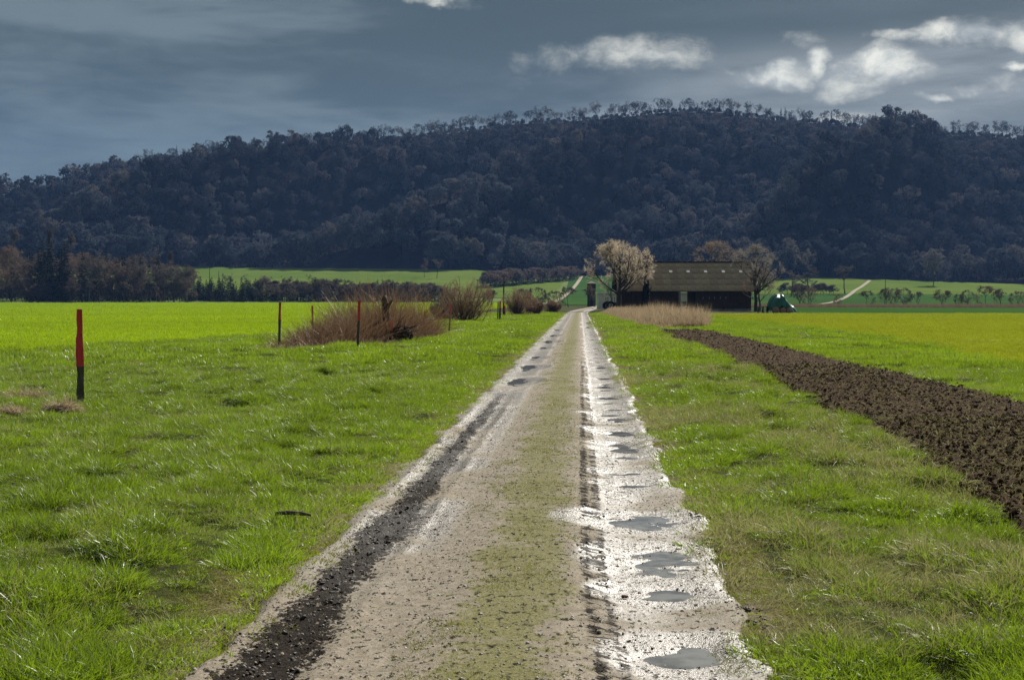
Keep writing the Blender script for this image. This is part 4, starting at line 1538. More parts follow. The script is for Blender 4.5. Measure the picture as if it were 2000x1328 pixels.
# sheds behind
def shed(name, x0, x1, y0, y1, h, wallm, label, cat, door=None, roofm=M_WHITE, trim=True):
    r_ = empty(name, ((x0 + x1) / 2, (y0 + y1) / 2, 0))
    cx, cy_ = r_.location[0], r_.location[1]
    mb = MB()
    mb.box(x0 - cx, x1 - cx, y0 - cy_, y1 - cy_, 0, h)
    mb.build('wall', wallm, r_)
    mb = MB()
    mb.box(x0 - cx - 0.25, x1 - cx + 0.25, y0 - cy_ - 0.3, y1 - cy_ + 0.3, h + 0.003, h + 0.22, bev=0.03)
    mb.build('roof', roofm, r_)
    if door:
        mb = MB()
        mb.box(door[0] - cx, door[1] - cx, y0 - cy_ - 0.06, y0 - cy_ - 0.004, 0.02, door[2], bev=0.01)
        mb.build('door', M_BLUEPAINT, r_)
    return tag(r_, label, cat)
shed('farm_shed', 15.9, 20.6, 262, 269, 2.75, M_PALEWALL, 'low ochre walled shed with white roof edge left of the barn', 'shed')
shed('storage_shed', 28.0, 33.6, 243, 250, 2.7, M_PALEWALL, 'pale shed seen through the drive-through of the barn', 'shed', door=(29.7, 31.4, 2.3))


def wheel(parent, x, y, r_, w):
    mb = MB()
    mb.tube([(x - w / 2, y, r_), (x + w / 2, y, r_)], [r_, r_], 18)
    t_ = mb.build('wheel', M_TYRE, parent)
    mb = MB()
    mb.tube([(x - w / 2 - 0.02, y, r_), (x + w / 2 + 0.02, y, r_)], [r_ * 0.52, r_ * 0.52], 14)
    mb.build('rim', M_RIM, t_)


# tractor with hay rake between the ochre shed and the tree
tr = empty('farm_tractor', (16.3, 232, 0), R(-75))
tag(tr, 'dark farm tractor with big wheels in front of the ochre shed', 'tractor')
for sx in (-0.85, 0.85):
    wheel(tr, sx, -0.7, 0.72, 0.42)
    wheel(tr, sx * 0.9, 1.35, 0.48, 0.32)
mb = MB()
mb.box(-0.35, 0.35, -0.2, 1.9, 0.65, 1.25, bev=0.08)
mb.box(-0.55, 0.55, -1.0, -0.15, 0.7, 1.05, bev=0.05)
mb.build('bonnet', M_BLUEPAINT, tr)
mb = MB()
for sx in (-0.5, 0.5):
    for sy in (-1.0, 0.15):
        mb.box(sx - 0.03, sx + 0.03, sy - 0.03, sy + 0.03, 1.051, 2.1)
mb.build('cab_frame', M_BEAM, tr)
mb = MB()
mb.box(-0.6, 0.6, -1.1, 0.25, 2.101, 2.2, bev=0.03)
mb.build('cab_roof', M_WHITE, tr)
mb = MB()
mb.tube([(0.25, 1.2, 1.25), (0.25, 1.2, 1.9)], [0.04, 0.04], 8)
mb.build('exhaust', M_BEAM, tr)

# car-like trailer seen through the barn
tl = empty('farm_trailer', (29.5, 232, 0), R(90))
tag(tl, 'blue-grey farm trailer parked behind the drive-through of the barn', 'trailer')
for sx in (-0.9, 0.9):
    wheel(tl, sx, -0.8, 0.42, 0.25)
    wheel(tl, sx, 0.9, 0.42, 0.25)
mb = MB()
mb.box(-1.0, 1.0, -2.0, 2.0, 0.6, 0.72)
for a_, b_ in (((-1.0, -0.94), (-2.0, 2.0)), ((0.94, 1.0), (-2.0, 2.0)), ((-0.939, 0.939), (-2.0, -1.94)), ((-0.939, 0.939), (1.94, 2.0))):
    mb.box(a_[0], a_[1], b_[0], b_[1], 0.721, 1.35)
mb.build('body', M_BLUEPAINT, tl)
mb = MB()
mb.tube([(0, 2.0, 0.62), (0, 3.2, 0.5)], [0.05, 0.05], 6)
mb.build('drawbar', M_BEAM, tl)

# transformer tower by the track
tw = empty('transformer_tower', (19.1, 345, float(height(19.1, 345))))
tag(tw, 'narrow grey-green tower with dark head and pale band beside the track end', 'tower')
mb = MB()
mb.box(-0.95, 0.95, -0.95, 0.95, -0.2, 3.95, bev=0.06)
mb.build('shaft', M_CONCRETE, tw)
mb = MB()
mb.box(-1.02, 1.02, -1.02, 1.02, 3.953, 4.35, bev=0.03)
mb.build('band', M_GREYMETAL, tw)
mb = MB()
mb.box(-0.98, 0.98, -0.98, 0.98, 4.353, 5.5, bev=0.03)
mb.build('head', M_BEAM, tw)
mb = MB()
for sx in (-0.6, 0.0, 0.6):
    mb.box(sx - 0.2, sx + 0.2, -1.0, -0.983, 4.6, 5.2)
mb.build('louvre', M_RIDGECAP, tw)
mb = MB()
mb.poly([(-1.2, -1.2, 5.503), (1.2, -1.2, 5.503), (1.2, 1.2, 5.503), (-1.2, 1.2, 5.503)])
for a_, b_ in (((-1.2, -1.2), (1.2, -1.2)), ((1.2, -1.2), (1.2, 1.2)), ((1.2, 1.2), (-1.2, 1.2)), ((-1.2, 1.2), (-1.2, -1.2))):
    mb.poly([(*a_, 5.503), (*b_, 5.503), (0, 0, 6.15)])
mb.build('roof', M_PALE, tw)
mb = MB()
mb.box(-0.4, 0.4, -0.99, -0.953, 0, 1.9)
mb.build('door', M_BEAM, tw)

# hero trees round the barn
x, y, z = at(1208, 0, 203.0)
tree_thing('broad_farm_tree', tree_meshes('broad_farm_tree', deciduous(305, H=9.9, W=10.2, base=0.20, n=(21, 9, 7, 8), tw=(0.60, 0.030), tr=0.34, ang=50, k=6), M_BARK, M_TWIG_TAN), (x, y, z - 0.1),
           'broad bare tree with dense pale tan crown left of the barn', 'tree', 1.2)
x, y, z = at(1476, 0, 200.0)
tree_thing('open_farm_tree', tree_meshes('open_farm_tree', deciduous(322, H=9.4, W=8.0, base=0.22, n=(14, 9, 7, 8), tw=(0.55, 0.026), tr=0.27, ang=52, k=6), M_BARK, M_TWIG_GREY), (x, y, z - 0.1),
           'open dark bare tree in front of the right barn end', 'tree', 0.4)
x, y, z = at(1484, 0, 204.5)
tree_thing('leaning_farm_tree', tree_meshes('leaning_farm_tree', deciduous(325, H=6.5, W=5.2, base=0.10, n=(10, 6, 5, 6), tw=(0.5, 0.022), tr=0.15, ang=50, k=5), M_BARK, M_SHRUB), (x, y, z - 0.1),
           'low bushy bare tree at the right barn corner', 'tree', 2.0)
x, y, z = at(1398, 0, 262.0)
tree_thing('brown_farm_tree', tree_meshes('brown_farm_tree', deciduous(331, H=12.4, W=9.6, base=0.2, n=(14, 7, 6, 6), tw=(0.7, 0.04), tr=0.28, k=5), M_BARK, wood_mat('reddish_twigs', (0.21, 0.16, 0.125), (0.28, 0.215, 0.17), tmix=0.35)), (x, y, z),
           'reddish brown bare tree rising behind the barn roof', 'tree', 0.9)
x, y, z = at(1262, 0, 236.0)
tree_thing('rear_farm_tree', tree_meshes('rear_farm_tree', deciduous(337, H=10.2, W=6.0, base=0.2, n=(12, 6, 5, 6), tw=(0.7, 0.035), tr=0.22, k=5), M_BARK, M_SHRUB), (x, y, z),
           'brown bare tree behind the left end of the barn roof', 'tree', 0.9)
x, y, z = at(1192, 0, 214.0)
tree_thing('sapling', tree_meshes('sapling', deciduous(341, H=6.5, W=4.2, base=0.3, n=(9, 5, 5, 5), tw=(0.5, 0.025), tr=0.10, k=4), M_BARK, M_TWIG_TAN), (x, y, z),
           'thin young tree left under the broad tan tree', 'tree', 0.9)
# ivy column: dark narrow stem in front of the barn
x, y, z = at(1261, 0, 204.0)
iv = empty('ivy_covered_tree', (x, y, z))
tag(iv, 'dead tree trunk wrapped in dark ivy before the barn roof', 'tree')
mb = MB()
mb.tube([(0, 0, -0.1), (0.05, 0, 2.5), (0.1, 0, 5.2), (0.12, 0, 7.2)], [0.3, 0.25, 0.14, 0.05], 8)
mb.tube([(0.05, 0, 2.4), (0.6, 0.0, 3.0), (0.85, 0.0, 3.6)], [0.16, 0.13, 0.07], 6)
mb.build('trunk', M_BARK, iv, smooth=True)
rng = np.random.default_rng(5)
n_ = 5200
zz = rng.uniform(0, 1, n_) ** 1.25 * 6.4
rr = np.interp(zz, [0, 1.0, 3.0, 5.0, 6.4], [0.52, 0.50, 0.42, 0.18, 0.08]) * rng.uniform(0.55, 1.15, n_)
a_ = rng.uniform(0, 6.28, n_)
p0 = np.stack([0.02 * zz + rr * np.cos(a_), rr * np.sin(a_), zz], -1)
dd = np.stack([np.cos(a_), np.sin(a_), rng.uniform(-0.8, 0.2, n_)], -1) + rng.normal(0, 0.4, (n_, 3))
pl, _ = polyline(rng, p0, dd, np.full(n_, 0.14), np.full(n_, 0.1), np.full(n_, 0.1), 2, 0.2, -0.2)
vv, ff = blades(rng, pl, np.full(n_, 0.11))
add('ivy', mesh_np('ivy', vv, ff, [M_IVY]), iv)

# stack under a green tarpaulin
TX, TY = (1523 - 1000) / F * 176, 176.0
st = empty('tarpaulin', (TX, TY, 0))
m_tarp = simple_mat('green_tarpaulin', (0.008, 0.085, 0.050), (0.016, 0.125, 0.075), 1.5, 0.40, 0.35, 0.05, 2.2)
gu, gv = np.meshgrid(np.linspace(-1, 1, 64), np.linspace(-1, 1, 48))
rad = np.sqrt(gu ** 2 + gv ** 2)
ang_ = np.arctan2(gv, gu)
prof = np.clip(1 - rad ** 2.2, 0, 1)
wx = 1.55 + 0.4 * (gu > 0) * np.clip(gu, 0, 1)
hh = 2.35 * prof ** 0.62 * np.where(gu > 0.1, 1 - 0.50 * sstep(gu, 0.1, 0.75), 1.0) * (1 + 0.08 * np.sin(5 * ang_ + 1.0) * rad)
hh += 0.22 * (fbm(gu * 2.2, gv * 2.2, 4, 3) - 0.5) * prof ** 0.4
fold = 0.24 * np.abs(np.sin(4.5 * ang_ + 2.6 * rad)) ** 0.6 * sstep(rad, 0.15, 0.75)
Xt = gu * (wx + fold)
Yt = gv * (1.5 + fold)
hh = np.maximum(hh + 0.6 * fold * (1 - sstep(rad, 0.8, 1.0)), 0.03)
# lift the near hem over the bales
hem = np.exp(-((gu + 0.05) / 0.5) ** 2) * sstep(-gv, 0.45, 0.8)
hh = hh + 0.55 * hem * (1 - sstep(rad, 0.92, 1.05))
inside = rad < 1.0
vt = np.stack([Xt, Yt, hh], -1).reshape(-1, 3)
ft = grid_faces(48, 64)
ft = ft[inside.ravel()[ft].all(1)]
add('sheet', mesh_np('sheet', vt, ft, [m_tarp], smooth=True), st)
tag(st, 'dark green tarpaulin draped over the stack right of the barn', 'tarpaulin')
m_straw = simple_mat('straw_bale', (0.20, 0.13, 0.07), (0.34, 0.24, 0.14), 5.0, 0.9, 0.1, 0.02, 30)
for k, (dx_, rr_, lab) in enumerate([(-0.75, 0.40, 'round straw bale under the tarpaulin hem, left one'), (0.1, 0.36, 'round straw bale under the tarpaulin hem, middle one'), (0.85, 0.33, 'round straw bale under the tarpaulin hem, right one')]):
    mb = MB()
    mb.tube([(0, -0.5, 0), (0, -0.46, 0), (0, 0.46, 0), (0, 0.5, 0)], [rr_ * 0.92, rr_, rr_, rr_ * 0.92], 20)
    o = mb.build('straw_bale', m_straw, None, (TX + dx_, TY - 1.25, rr_ + 0.01), smooth=False)
    tag(o, lab, 'bale', 'bales under the tarpaulin')
pal = empty('pallet_stack', (TX - 2.15, TY - 0.4, 0))
tag(pal, 'low stack of dark wooden pallets left of the tarpaulin', 'pallets')
for k in range(5):
    mb = MB()
    z0 = k * 0.17
    for j in range(5):
        mb.box(-0.6, 0.6, -0.5 + j * 0.22, -0.5 + j * 0.22 + 0.12, z0 + 0.12, z0 + 0.145)
    for j in range(3):
        mb.box(-0.6 + j * 0.55, -0.5 + j * 0.55, -0.5, 0.5, z0 + 0.002, z0 + 0.118)
    mb.build('pallet', M_BEAM, pal)

# poles
M_POLE = simple_mat('weathered_pole', (0.045, 0.038, 0.032), (0.085, 0.072, 0.060), 3.0, 0.85, 0.15, stretch=(5, 5, 0.5))
for px, Y, top, lab in [(983, 150, 540, 'tall thin bare pole left of the second round bush'), (1035, 158, 563, 'short dark post rising out of the second round bush'),
                        (1728, 318, 545, 'utility pole among the hedge trees on the right'), (409, 560, 513, 'thin pole in the pale meadow at the left'), (427, 560, 530, 'short pole in the pale meadow at the left')]:
    x, y, z = at(px, 0, Y)
    h_ = CAM_H + (585 - top) / F * Y - z
    mb = MB()
    mb.tube([(0, 0, -0.3), (0.01 * h_, 0, h_ * 0.5), (0.015 * h_, 0, h_)], [0.06 + 0.006 * h_, 0.055 + 0.005 * h_, 0.04 + 0.004 * h_], 8)
    tag(mb.build('wooden_pole', M_POLE, None, (x, y, z)), lab, 'pole', 'wooden poles')

# brown reed belt on the right, far side of the meadow
def stalks(seed, n, pos, Lf, w, lean=0.25, nseg=3, droop=-0.12, bias=(0, 0, 0)):
    rng = np.random.default_rng(seed)
    p = pos(rng, n)
    d = np.stack([rng.normal(0, lean, n), rng.normal(0, lean, n), np.ones(n)], -1) + np.array(bias)
    L = Lf(rng, p)
    pl, _ = polyline(rng, p, d, L, L, L, nseg, 0.10, droop)
    v, f = blades(rng, pl, np.full(n, w) * rng.uniform(0.6, 1.4, n))
    tint = np.repeat(rng.uniform(0, 1, n), 2 * nseg + 1)
    return v, f, tint


def pos_belt(rng, n):
    x = rng.uniform(40, 330, n)
    y = rng.uniform(297, 304, n)
    return np.stack([x, y, height(x, y)], -1)


v, f, tn = stalks(51, 52000, pos_belt, lambda r_, p: r_.uniform(0.5, 1.15, len(p)), 0.06, 0.2, 2)
tag(add('reed_belt', mesh_np('reed_belt', v, f, [M_BELT], attrs={'tint': tn})), 'long low belt of dead brown reeds across the right side of the valley', kind='stuff')

# tall dry grass mound between the track and the barn
def pos_mound(rng, n):
    y = 83 + 112 * rng.uniform(0, 1, n) ** 1.35
    xl = np.interp(y, [83, 95, 120, 160, 200], [8.6, 8.3, 8.9, 10.4, 12.0])
    xr = np.interp(y, [83, 88, 110, 160, 200], [11.3, 12.1, 13.0, 13.5, 14.2])
    x = xl + (xr - xl) * rng.uniform(0, 1, n)
    return np.stack([x, y, height(x, y)], -1)


def len_mound(rng, p):
    h = np.interp(p[:, 1], [83, 86, 100, 130, 160, 200], [0.7, 1.45, 1.5, 1.25, 0.95, 0.7])
    e = 0.82 * np.clip((p[:, 0] - np.interp(p[:, 1], [83, 95, 120, 160, 200], [8.6, 8.3, 8.9, 10.4, 12.0])) / 1.2, 0.25, 1)
    return h * e * rng.uniform(0.45, 1.2, len(p)) * (0.45 + 1.1 * fbm(p[:, 0] / 0.9, p[:, 1] / 1.6, 6, 3))


v, f, tn = stalks(52, 42000, pos_mound, len_mound, 0.022, 0.22, 3, -0.10)
tag(add('dry_reeds', mesh_np('dry_reeds', v, f, [M_REED], attrs={'tint': tn})), 'bank of tall dry tan grass between the track and the barn', kind='stuff')

# =====================================================================
# BUSHES, THICKET AND STUMP LEFT OF THE TRACK
# =====================================================================
def bush(name, px, Y, W, H, seed, label, n=900, mat=M_SHRUB):
    rng = np.random.default_rng(seed)
    x, y, z = at(px, 0, Y)
    root = empty(name, (x, y, z))
    p0 = np.stack([rng.normal(0, W * 0.10, 46), rng.normal(0, W * 0.10, 46), np.zeros(46) - 0.05], -1)
    d = np.stack([rng.normal(0, 0.55, 46), rng.normal(0, 0.55, 46), np.ones(46)], -1)
    L = np.full(46, H * 0.95)
    p1, r1 = polyline(rng, p0, d, L * rng.uniform(0.7, 1.1, 46), np.full(46, 0.03), np.full(46, 0.012), 6, 0.12, 0.0)
    c = np.array([0, 0, H * 0.45])
    Rr = np.array([W / 2, W / 2, H * 0.56])
    p1 = pull_in(p1.reshape(-1, 3), c, Rr).reshape(p1.shape)
    add('stems', mesh_np('stems', *tubes(p1, r1, 4), [M_BARK]), root)
    p, d, l, r_ = sprout(rng, p1, r1, L, 14, 0.08, 1.0, 48, 18, 0.42)
    p2, r2 = polyline(rng, p, d, l, r_ * 0.6, r_ * 0.3, 3, 0.2, 0.05)
    p2 = pull_in(p2.reshape(-1, 3), c, Rr, 0.3).reshape(p2.shape)
    tw_ = [blades(rng, p2, np.full(len(p2), 0.024))]
    p, d, l, r_ = sprout(rng, p2, r2, np.full(len(p2), 0.6), 12, 0.1, 1.0, 46, 20, 0.8)
    p3, _ = polyline(rng, p, d, l, r_, r_, 1, 0.2, 0.05)
    p3 = pull_in(p3.reshape(-1, 3), c, Rr, 0.45).reshape(p3.shape)
    tw_.append(blades(rng, p3, np.full(len(p3), 0.016)))
    add('twigs', mesh_np('twigs', *merge(tw_), [mat]), root)
    return tag(root, label, 'bush', 'round bare bushes along the left of the track')


bush('bare_bush', 911, 106, 4.0, 3.5, 61, 'largest round bare bush left of the track')
bush('bare_bush', 1012, 149, 3.5, 2.9, 62, 'second round bare bush, beside the tall thin pole')
bush('bare_bush', 1043, 158, 2.0, 1.9, 63, 'narrow bare bush tucked behind the second round bush')
bush('bare_bush', 1079, 190, 2.6, 1.7, 64, 'small low bare bush nearest the end of the track')
bush('pale_bush', 868, 112, 2.2, 2.1, 65, 'pale thin bare bush left against the largest round bush', mat=M_TWIG)

# bramble thicket with dead grass
def pos_thick(rng, n):
    t = rng.uniform(0, 1, n)
    y = np.interp(t, [0, 0.5, 1], [50.5, 54.5, 62.5]) + rng.normal(0, 1.2, n)
    x = np.interp(t, [0, 1], [-7.4, -3.7]) + rng.uniform(-0.7, 0.5, n) * 1.3
    return np.stack([x, y, height(x, y)], -1)


def len_thick(rng, p):
    h = np.interp((p[:, 0] / p[:, 1]) * F + 1000, [545, 600, 640, 690, 760, 800, 850, 875], [0.5, 0.75, 1.15, 1.75, 1.9, 1.7, 1.5, 1.0])
    return 1.22 * h * rng.uniform(0.35, 1.1, len(p))


rt = empty('bramble_thicket', (-5.6, 55.5, 0))
tag(rt, 'tangled brown bramble thicket around the uprooted stump', 'thicket')
v, f, tn = stalks(71, 8000, pos_thick, lambda r_, p: len_thick(r_, p) * (0.5 + 1.1 * fbm(p[:, 0] / 0.5, p[:, 1] / 0.9, 44, 3)), 0.018, 0.62, 5, -0.10)
o = add('stems', mesh_np('stems', v - np.array([-5.6, 55.5, 0]), f, [M_BRAMBLE], attrs={'tint': tn}), rt)
v, f, tn = stalks(72, 900, pos_thick, lambda r_, p: len_thick(r_, p) * 1.35, 0.013, 0.30, 5, -0.04, bias=(-0.15, 0, 0))
o = add('tall_stems', mesh_np('tall_stems', v - np.array([-5.6, 55.5, 0]), f, [M_BRAMBLE], attrs={'tint': tn}), rt)
v, f, tn = stalks(73, 5200, lambda r_, n: pos_thick(r_, n) + np.stack([r_.normal(0, 0.4, n), r_.normal(-1.0, 0.8, n), np.zeros(n)], -1), lambda r_, p: r_.uniform(0.2, 0.6, len(p)), 0.014, 0.7, 4, -0.30)
o = add('dead_grass', mesh_np('dead_grass', v - np.array([-5.6, 55.5, 0]), f, [M_REED], attrs={'tint': tn}), rt)

# uprooted stump
SX, SY = (752 - 1000) / F * 55.0, 55.0
sp = empty('uprooted_stump', (SX, SY, 0))
tag(sp, 'uprooted dark tree stump with broken upright trunk and tangled roots', 'stump')
M_STUMP = simple_mat('rotten_wood', (0.035, 0.026, 0.019), (0.115, 0.085, 0.060), 4.0, 0.8, 0.2, 0.02, 18, (3, 3, 0.7))
M_CUT = simple_mat('sawn_wood', (0.45, 0.34, 0.20), (0.58, 0.46, 0.30), 8.0, 0.7, 0.2)
mb = MB()
mb.tube([(0.25, 0, -0.1), (0.18, 0, 0.5), (0.05, 0, 1.05), (0.0, 0, 1.45), (-0.02, 0, 1.72), (0.0, 0.02, 1.86)], [0.30, 0.23, 0.15, 0.13, 0.11, 0.05], 12)
mb.build('trunk', M_STUMP, sp, smooth=True)
mb = MB()
mb.tube([(0.02, 0, 1.2), (0.12, -0.05, 1.45), (0.24, -0.08, 1.62), (0.30, -0.08, 1.70)], [0.085, 0.065, 0.05, 0.015], 8)
mb.tube([(0.06, 0, 1.0), (-0.1, 0.06, 1.28), (-0.14, 0.06, 1.38)], [0.06, 0.04, 0.01], 7)
mb.build('broken_branch', M_STUMP, sp, smooth=True)
mb = MB()
mb.tube([(0.16, -0.02, 0.30), (-0.15, -0.22, 0.62), (-0.42, -0.42, 0.86)], [0.17, 0.16, 0.15], 12)
lg = mb.build('sawn_limb', M_STUMP, sp, smooth=True)
mb = MB()
dv = Vector((-0.27, -0.20, 0.24)).normalized()
c0 = Vector((-0.42, -0.42, 0.86))
mb.tube([c0 + dv * 0.002, c0 + dv * 0.012], [0.148, 0.146], 14)
mb.build('cut_face', M_CUT, lg)
rng = np.random.default_rng(9)
mb = MB()
for k in range(60):
    a_ = rng.normal(0.1, 0.55)
    p = np.array([0.45 + rng.uniform(-0.1, 0.3), rng.uniform(-0.5, 0.3), rng.uniform(0.05, 0.62)])
    d = np.array([math.cos(a_), rng.uniform(-0.6, 0.3), math.sin(a_) * 0.6 + rng.uniform(-0.25, 0.3)])
    L = rng.uniform(0.35, 0.95)
    r0 = rng.uniform(0.018, 0.06)
    pts, rs = [p], [r0]
    for j in range(5):
        d = d + rng.normal(0, 0.28, 3)
        d /= np.linalg.norm(d)
        p = p + d * L / 5
        p[2] = max(p[2], 0.02)
        pts.append(p)
        rs.append(r0 * (1 - (j + 1) / 5.5))
    mb.tube(pts, rs, 6)
mb.build('roots', M_STUMP, sp, smooth=True)
mb = MB()
mb.tube([(0.2, -0.1, 0.28), (0.5, -0.08, 0.36), (0.85, 0.0, 0.34), (1.05, 0.05, 0.30)], [0.26, 0.33, 0.28, 0.10], 12)
mb.build('root_ball', simple_mat('root_earth', (0.020, 0.014, 0.010), (0.045, 0.032, 0.022), 4, 0.9, 0.1, 0.05, 9), sp)

# =====================================================================
# MARKER STAKES
# =====================================================================
def stake_mat(name, ca, cb, bare=(0.05, 0.038, 0.028)):
    m, t, b = new_mat(name)
    v = t.node('ShaderNodeTexCoord').outputs['Object']
    n = t.noise(t.vmul(v, (30, 30, 5)), 1.0, 5, 0.65)
    n2 = t.noise(v, 60, 3, 0.6)
    col = t.mix(t.ss(n, 0.35, 0.65), ca, cb)
    col = t.mix(t.ss(t.m('ADD', n, t.m('MULTIPLY', t.m('SUBTRACT', n2, 0.5), 0.4)), 0.60, 0.68), col, bare)
    t.put(b.inputs['Base Color'], col)
    b.inputs['Roughness'].default_value = 0.65
    b.inputs['Specular IOR Level'].default_value = 0.3
    bp = t.node('ShaderNodeBump')
    bp.inputs['Distance'].default_value = 0.004
    t.put(bp.inputs['Height'], n)
    t.put(b.inputs['Normal'], bp.outputs[0])
    return m


M_RED = stake_mat('red_paint', (0.70, 0.040, 0.055), (0.80, 0.075, 0.085))
M_ORANGE = stake_mat('orange_red_paint', (0.46, 0.055, 0.02), (0.58, 0.09, 0.03))
M_STAKE = stake_mat('grey_stake_wood', (0.055, 0.048, 0.040), (0.13, 0.112, 0.09), (0.03, 0.024, 0.02))


def slat(mb, x0, x1, z0, z1, w0, w1, t0, y=0.0, rot=0.0, prof=None, n=8):
    """a split slat: rectangular section with slightly wandering edges"""
    bm = mb.bm
    rings = []
    for i in range(n):
        k = i / (n - 1)
        z = z0 + (z1 - z0) * k
        cx = x0 + (x1 - x0) * k
        w = (w0 + (w1 - w0) * k) / 2
        l, r_ = -w, w
        if prof:
            dl, dr = prof(k)
            l += dl
            r_ += dr
        pts = [(l, -t0 / 2), (r_, -t0 / 2 + 0.002), (r_, t0 / 2), (l, t0 / 2)]
        c, s = math.cos(rot), math.sin(rot)
        rings.append([bm.verts.new((cx + a * c - b_ * s, y + a * s + b_ * c, z)) for a, b_ in pts])
    for r0, r1 in zip(rings, rings[1:]):
        for j in range(4):
            bm.faces.new((r0[j], r0[(j + 1) % 4], r1[(j + 1) % 4], r1[j]))
    bm.faces.new(rings[0][::-1])
    bm.faces.new(rings[-1])


def stake(px0, px1, top, base, w_px, red_to, label, paint=M_RED, extra=0.0):
    Y = CAM_H * F / (base - 585)
    x = (px1 - 1000) / F * Y
    z = float(height(x, Y))
    H = (base - top) / F * Y
    lean = (px0 - px1) / F * Y
    w = w_px / F * Y
    root = empty('marker_stake', (x, Y, z))
    tag(root, label, 'stake', 'red topped marker stakes left of the track')
    s_ = (base - red_to) / (base - top)
    rr = random.Random(int(px1))
    prof = lambda k: (0.006 * math.sin(5 * k + px1), 0.006 * math.sin(4 * k + 2 * px1))
    mb = MB()
    slat(mb, lean * -0.15, lean * s_, -0.3, H * s_, w * 0.95, w, w * 0.55, rot=rr.uniform(-0.4, 0.4), prof=prof)
    mb.build('shaft', M_STAKE, root)
    mb = MB()
    slat(mb, lean * s_, lean, H * s_ + 0.001, H, w, w * 0.95, w * 0.57, rot=0.1, prof=prof)
    mb.build('painted_top', paint, root)
    return root


stake(547, 545, 591, 682, 5.0, 624, 'orange-red topped stake at the left end of the bramble thicket', M_ORANGE)
stake(610.5, 610, 597, 656, 3.6, 628, 'orange-red topped stake inside the left part of the thicket', M_ORANGE)
stake(702, 699, 587, 684, 5.2, 627, 'tall red topped stake in front of the middle of the thicket')
stake(765, 765, 626, 672, 5.6, 646, 'short red topped stake standing before the root plate of the stump')
stake(829.5, 827, 607, 664, 4.0, 629, 'red topped stake right of the uprooted stump')
stake(880.5, 877, 594, 650, 3.0, 610, 'thin red topped stake before the left side of the largest bush')
stake(901.5, 900.5, 591, 630, 3.4, 610, 'red topped stake before the middle of the largest bush')
stake(973, 972, 589, 628, 2.2, 592, 'thin dark stake of the pair left of the tall pole')
stake(977, 976, 588, 627, 3.4, 602, 'red topped stake of the pair left of the tall pole')
stake(986, 985.5, 597, 619, 3.0, 608, 'short red topped stake at the foot of the tall pole')
stake(1042, 1041, 592, 613, 2.6, 600, 'orange topped stake between the second and the small bush', M_ORANGE)
stake(1047, 1047, 593, 613, 2.2, 599, 'thin orange topped stake right of its twin by the second bush', M_ORANGE)
mb = MB()
x0, y0, _ = at(1005, 0, 140)
mb.tube([(0, 0, 0.0), (-0.75, -0.05, 0.95)], [0.05, 0.04], 7)
tag(mb.build('leaning_board', simple_mat('bare_board', (0.24, 0.15, 0.08), (0.32, 0.21, 0.12), 4), None, (x0, y0, 0)), 'bare tan slat leaning towards the tall thin pole', 'slat')

# the near stake
NY = 22.2
nx_ = (155.5 - 1000) / F * NY
nz = float(ground_z(nx_, NY))
H = 1.545
root = empty('marker_stake', (nx_, NY, nz - 0.03))
tag(root, 'nearest weathered marker stake with long red painted top and broken left edge', 'stake', 'red topped marker stakes left of the track')
def nearprof(k):
    zz_ = k
    return (0.010 * math.sin(9 * k) + 0.004 * math.sin(31 * k), 0.004 * math.sin(7 * k))
def topprof(k):
    notch = -0.004 + 0.024 * float(sstep(k, 0.42, 0.58))
    return (notch + 0.004 * math.sin(21 * k), 0.003 * math.sin(9 * k))
mb = MB()
slat(mb, 0.012, 0.002, -0.25, 0.66, 0.098, 0.104, 0.055, rot=0.45, prof=nearprof, n=14)
mb.build('shaft', M_STAKE, root)
mb = MB()
slat(mb, 0.002, -0.016, 0.661, H, 0.106, 0.096, 0.057, rot=0.45, prof=topprof, n=22)
mb.build('painted_top', M_RED, root)

# =====================================================================
# GRASS, MOSS, CLODS, CROPS (uncountable: one object per kind)
# =====================================================================
def tuft(seed, n, rad, h0, h1, w, lean, nseg=3, droop=-0.12, mat=M_GRASS, wind=(0.18, 0.0, 0)):
    rng = np.random.default_rng(seed)
    a = rng.uniform(0, 6.28, n)
    r = rad * np.sqrt(rng.uniform(0, 1, n))
    p = np.stack([r * np.cos(a), r * np.sin(a), np.full(n, -0.012)], -1)
    out = np.stack([np.cos(a), np.sin(a), a * 0], -1) * (r / rad)[:, None]
    d = np.array([0, 0, 1.0]) + out * lean + rng.normal(0, lean * 0.55, (n, 3)) * np.array([1, 1, 0.2]) + np.array(wind)
    L = rng.uniform(h0, h1, n) * (1 - 0.35 * (r / rad))
    pl, _ = polyline(rng, p, d, L, L, L, nseg, 0.12, droop)
    v, f = blades(rng, pl, np.full(n, w) * rng.uniform(0.7, 1.3, n))
    bl = np.repeat(rng.uniform(0, 1, n), len(v) // n)
    return mesh_np('tuft', v, f, [mat], attrs={'blade': bl})


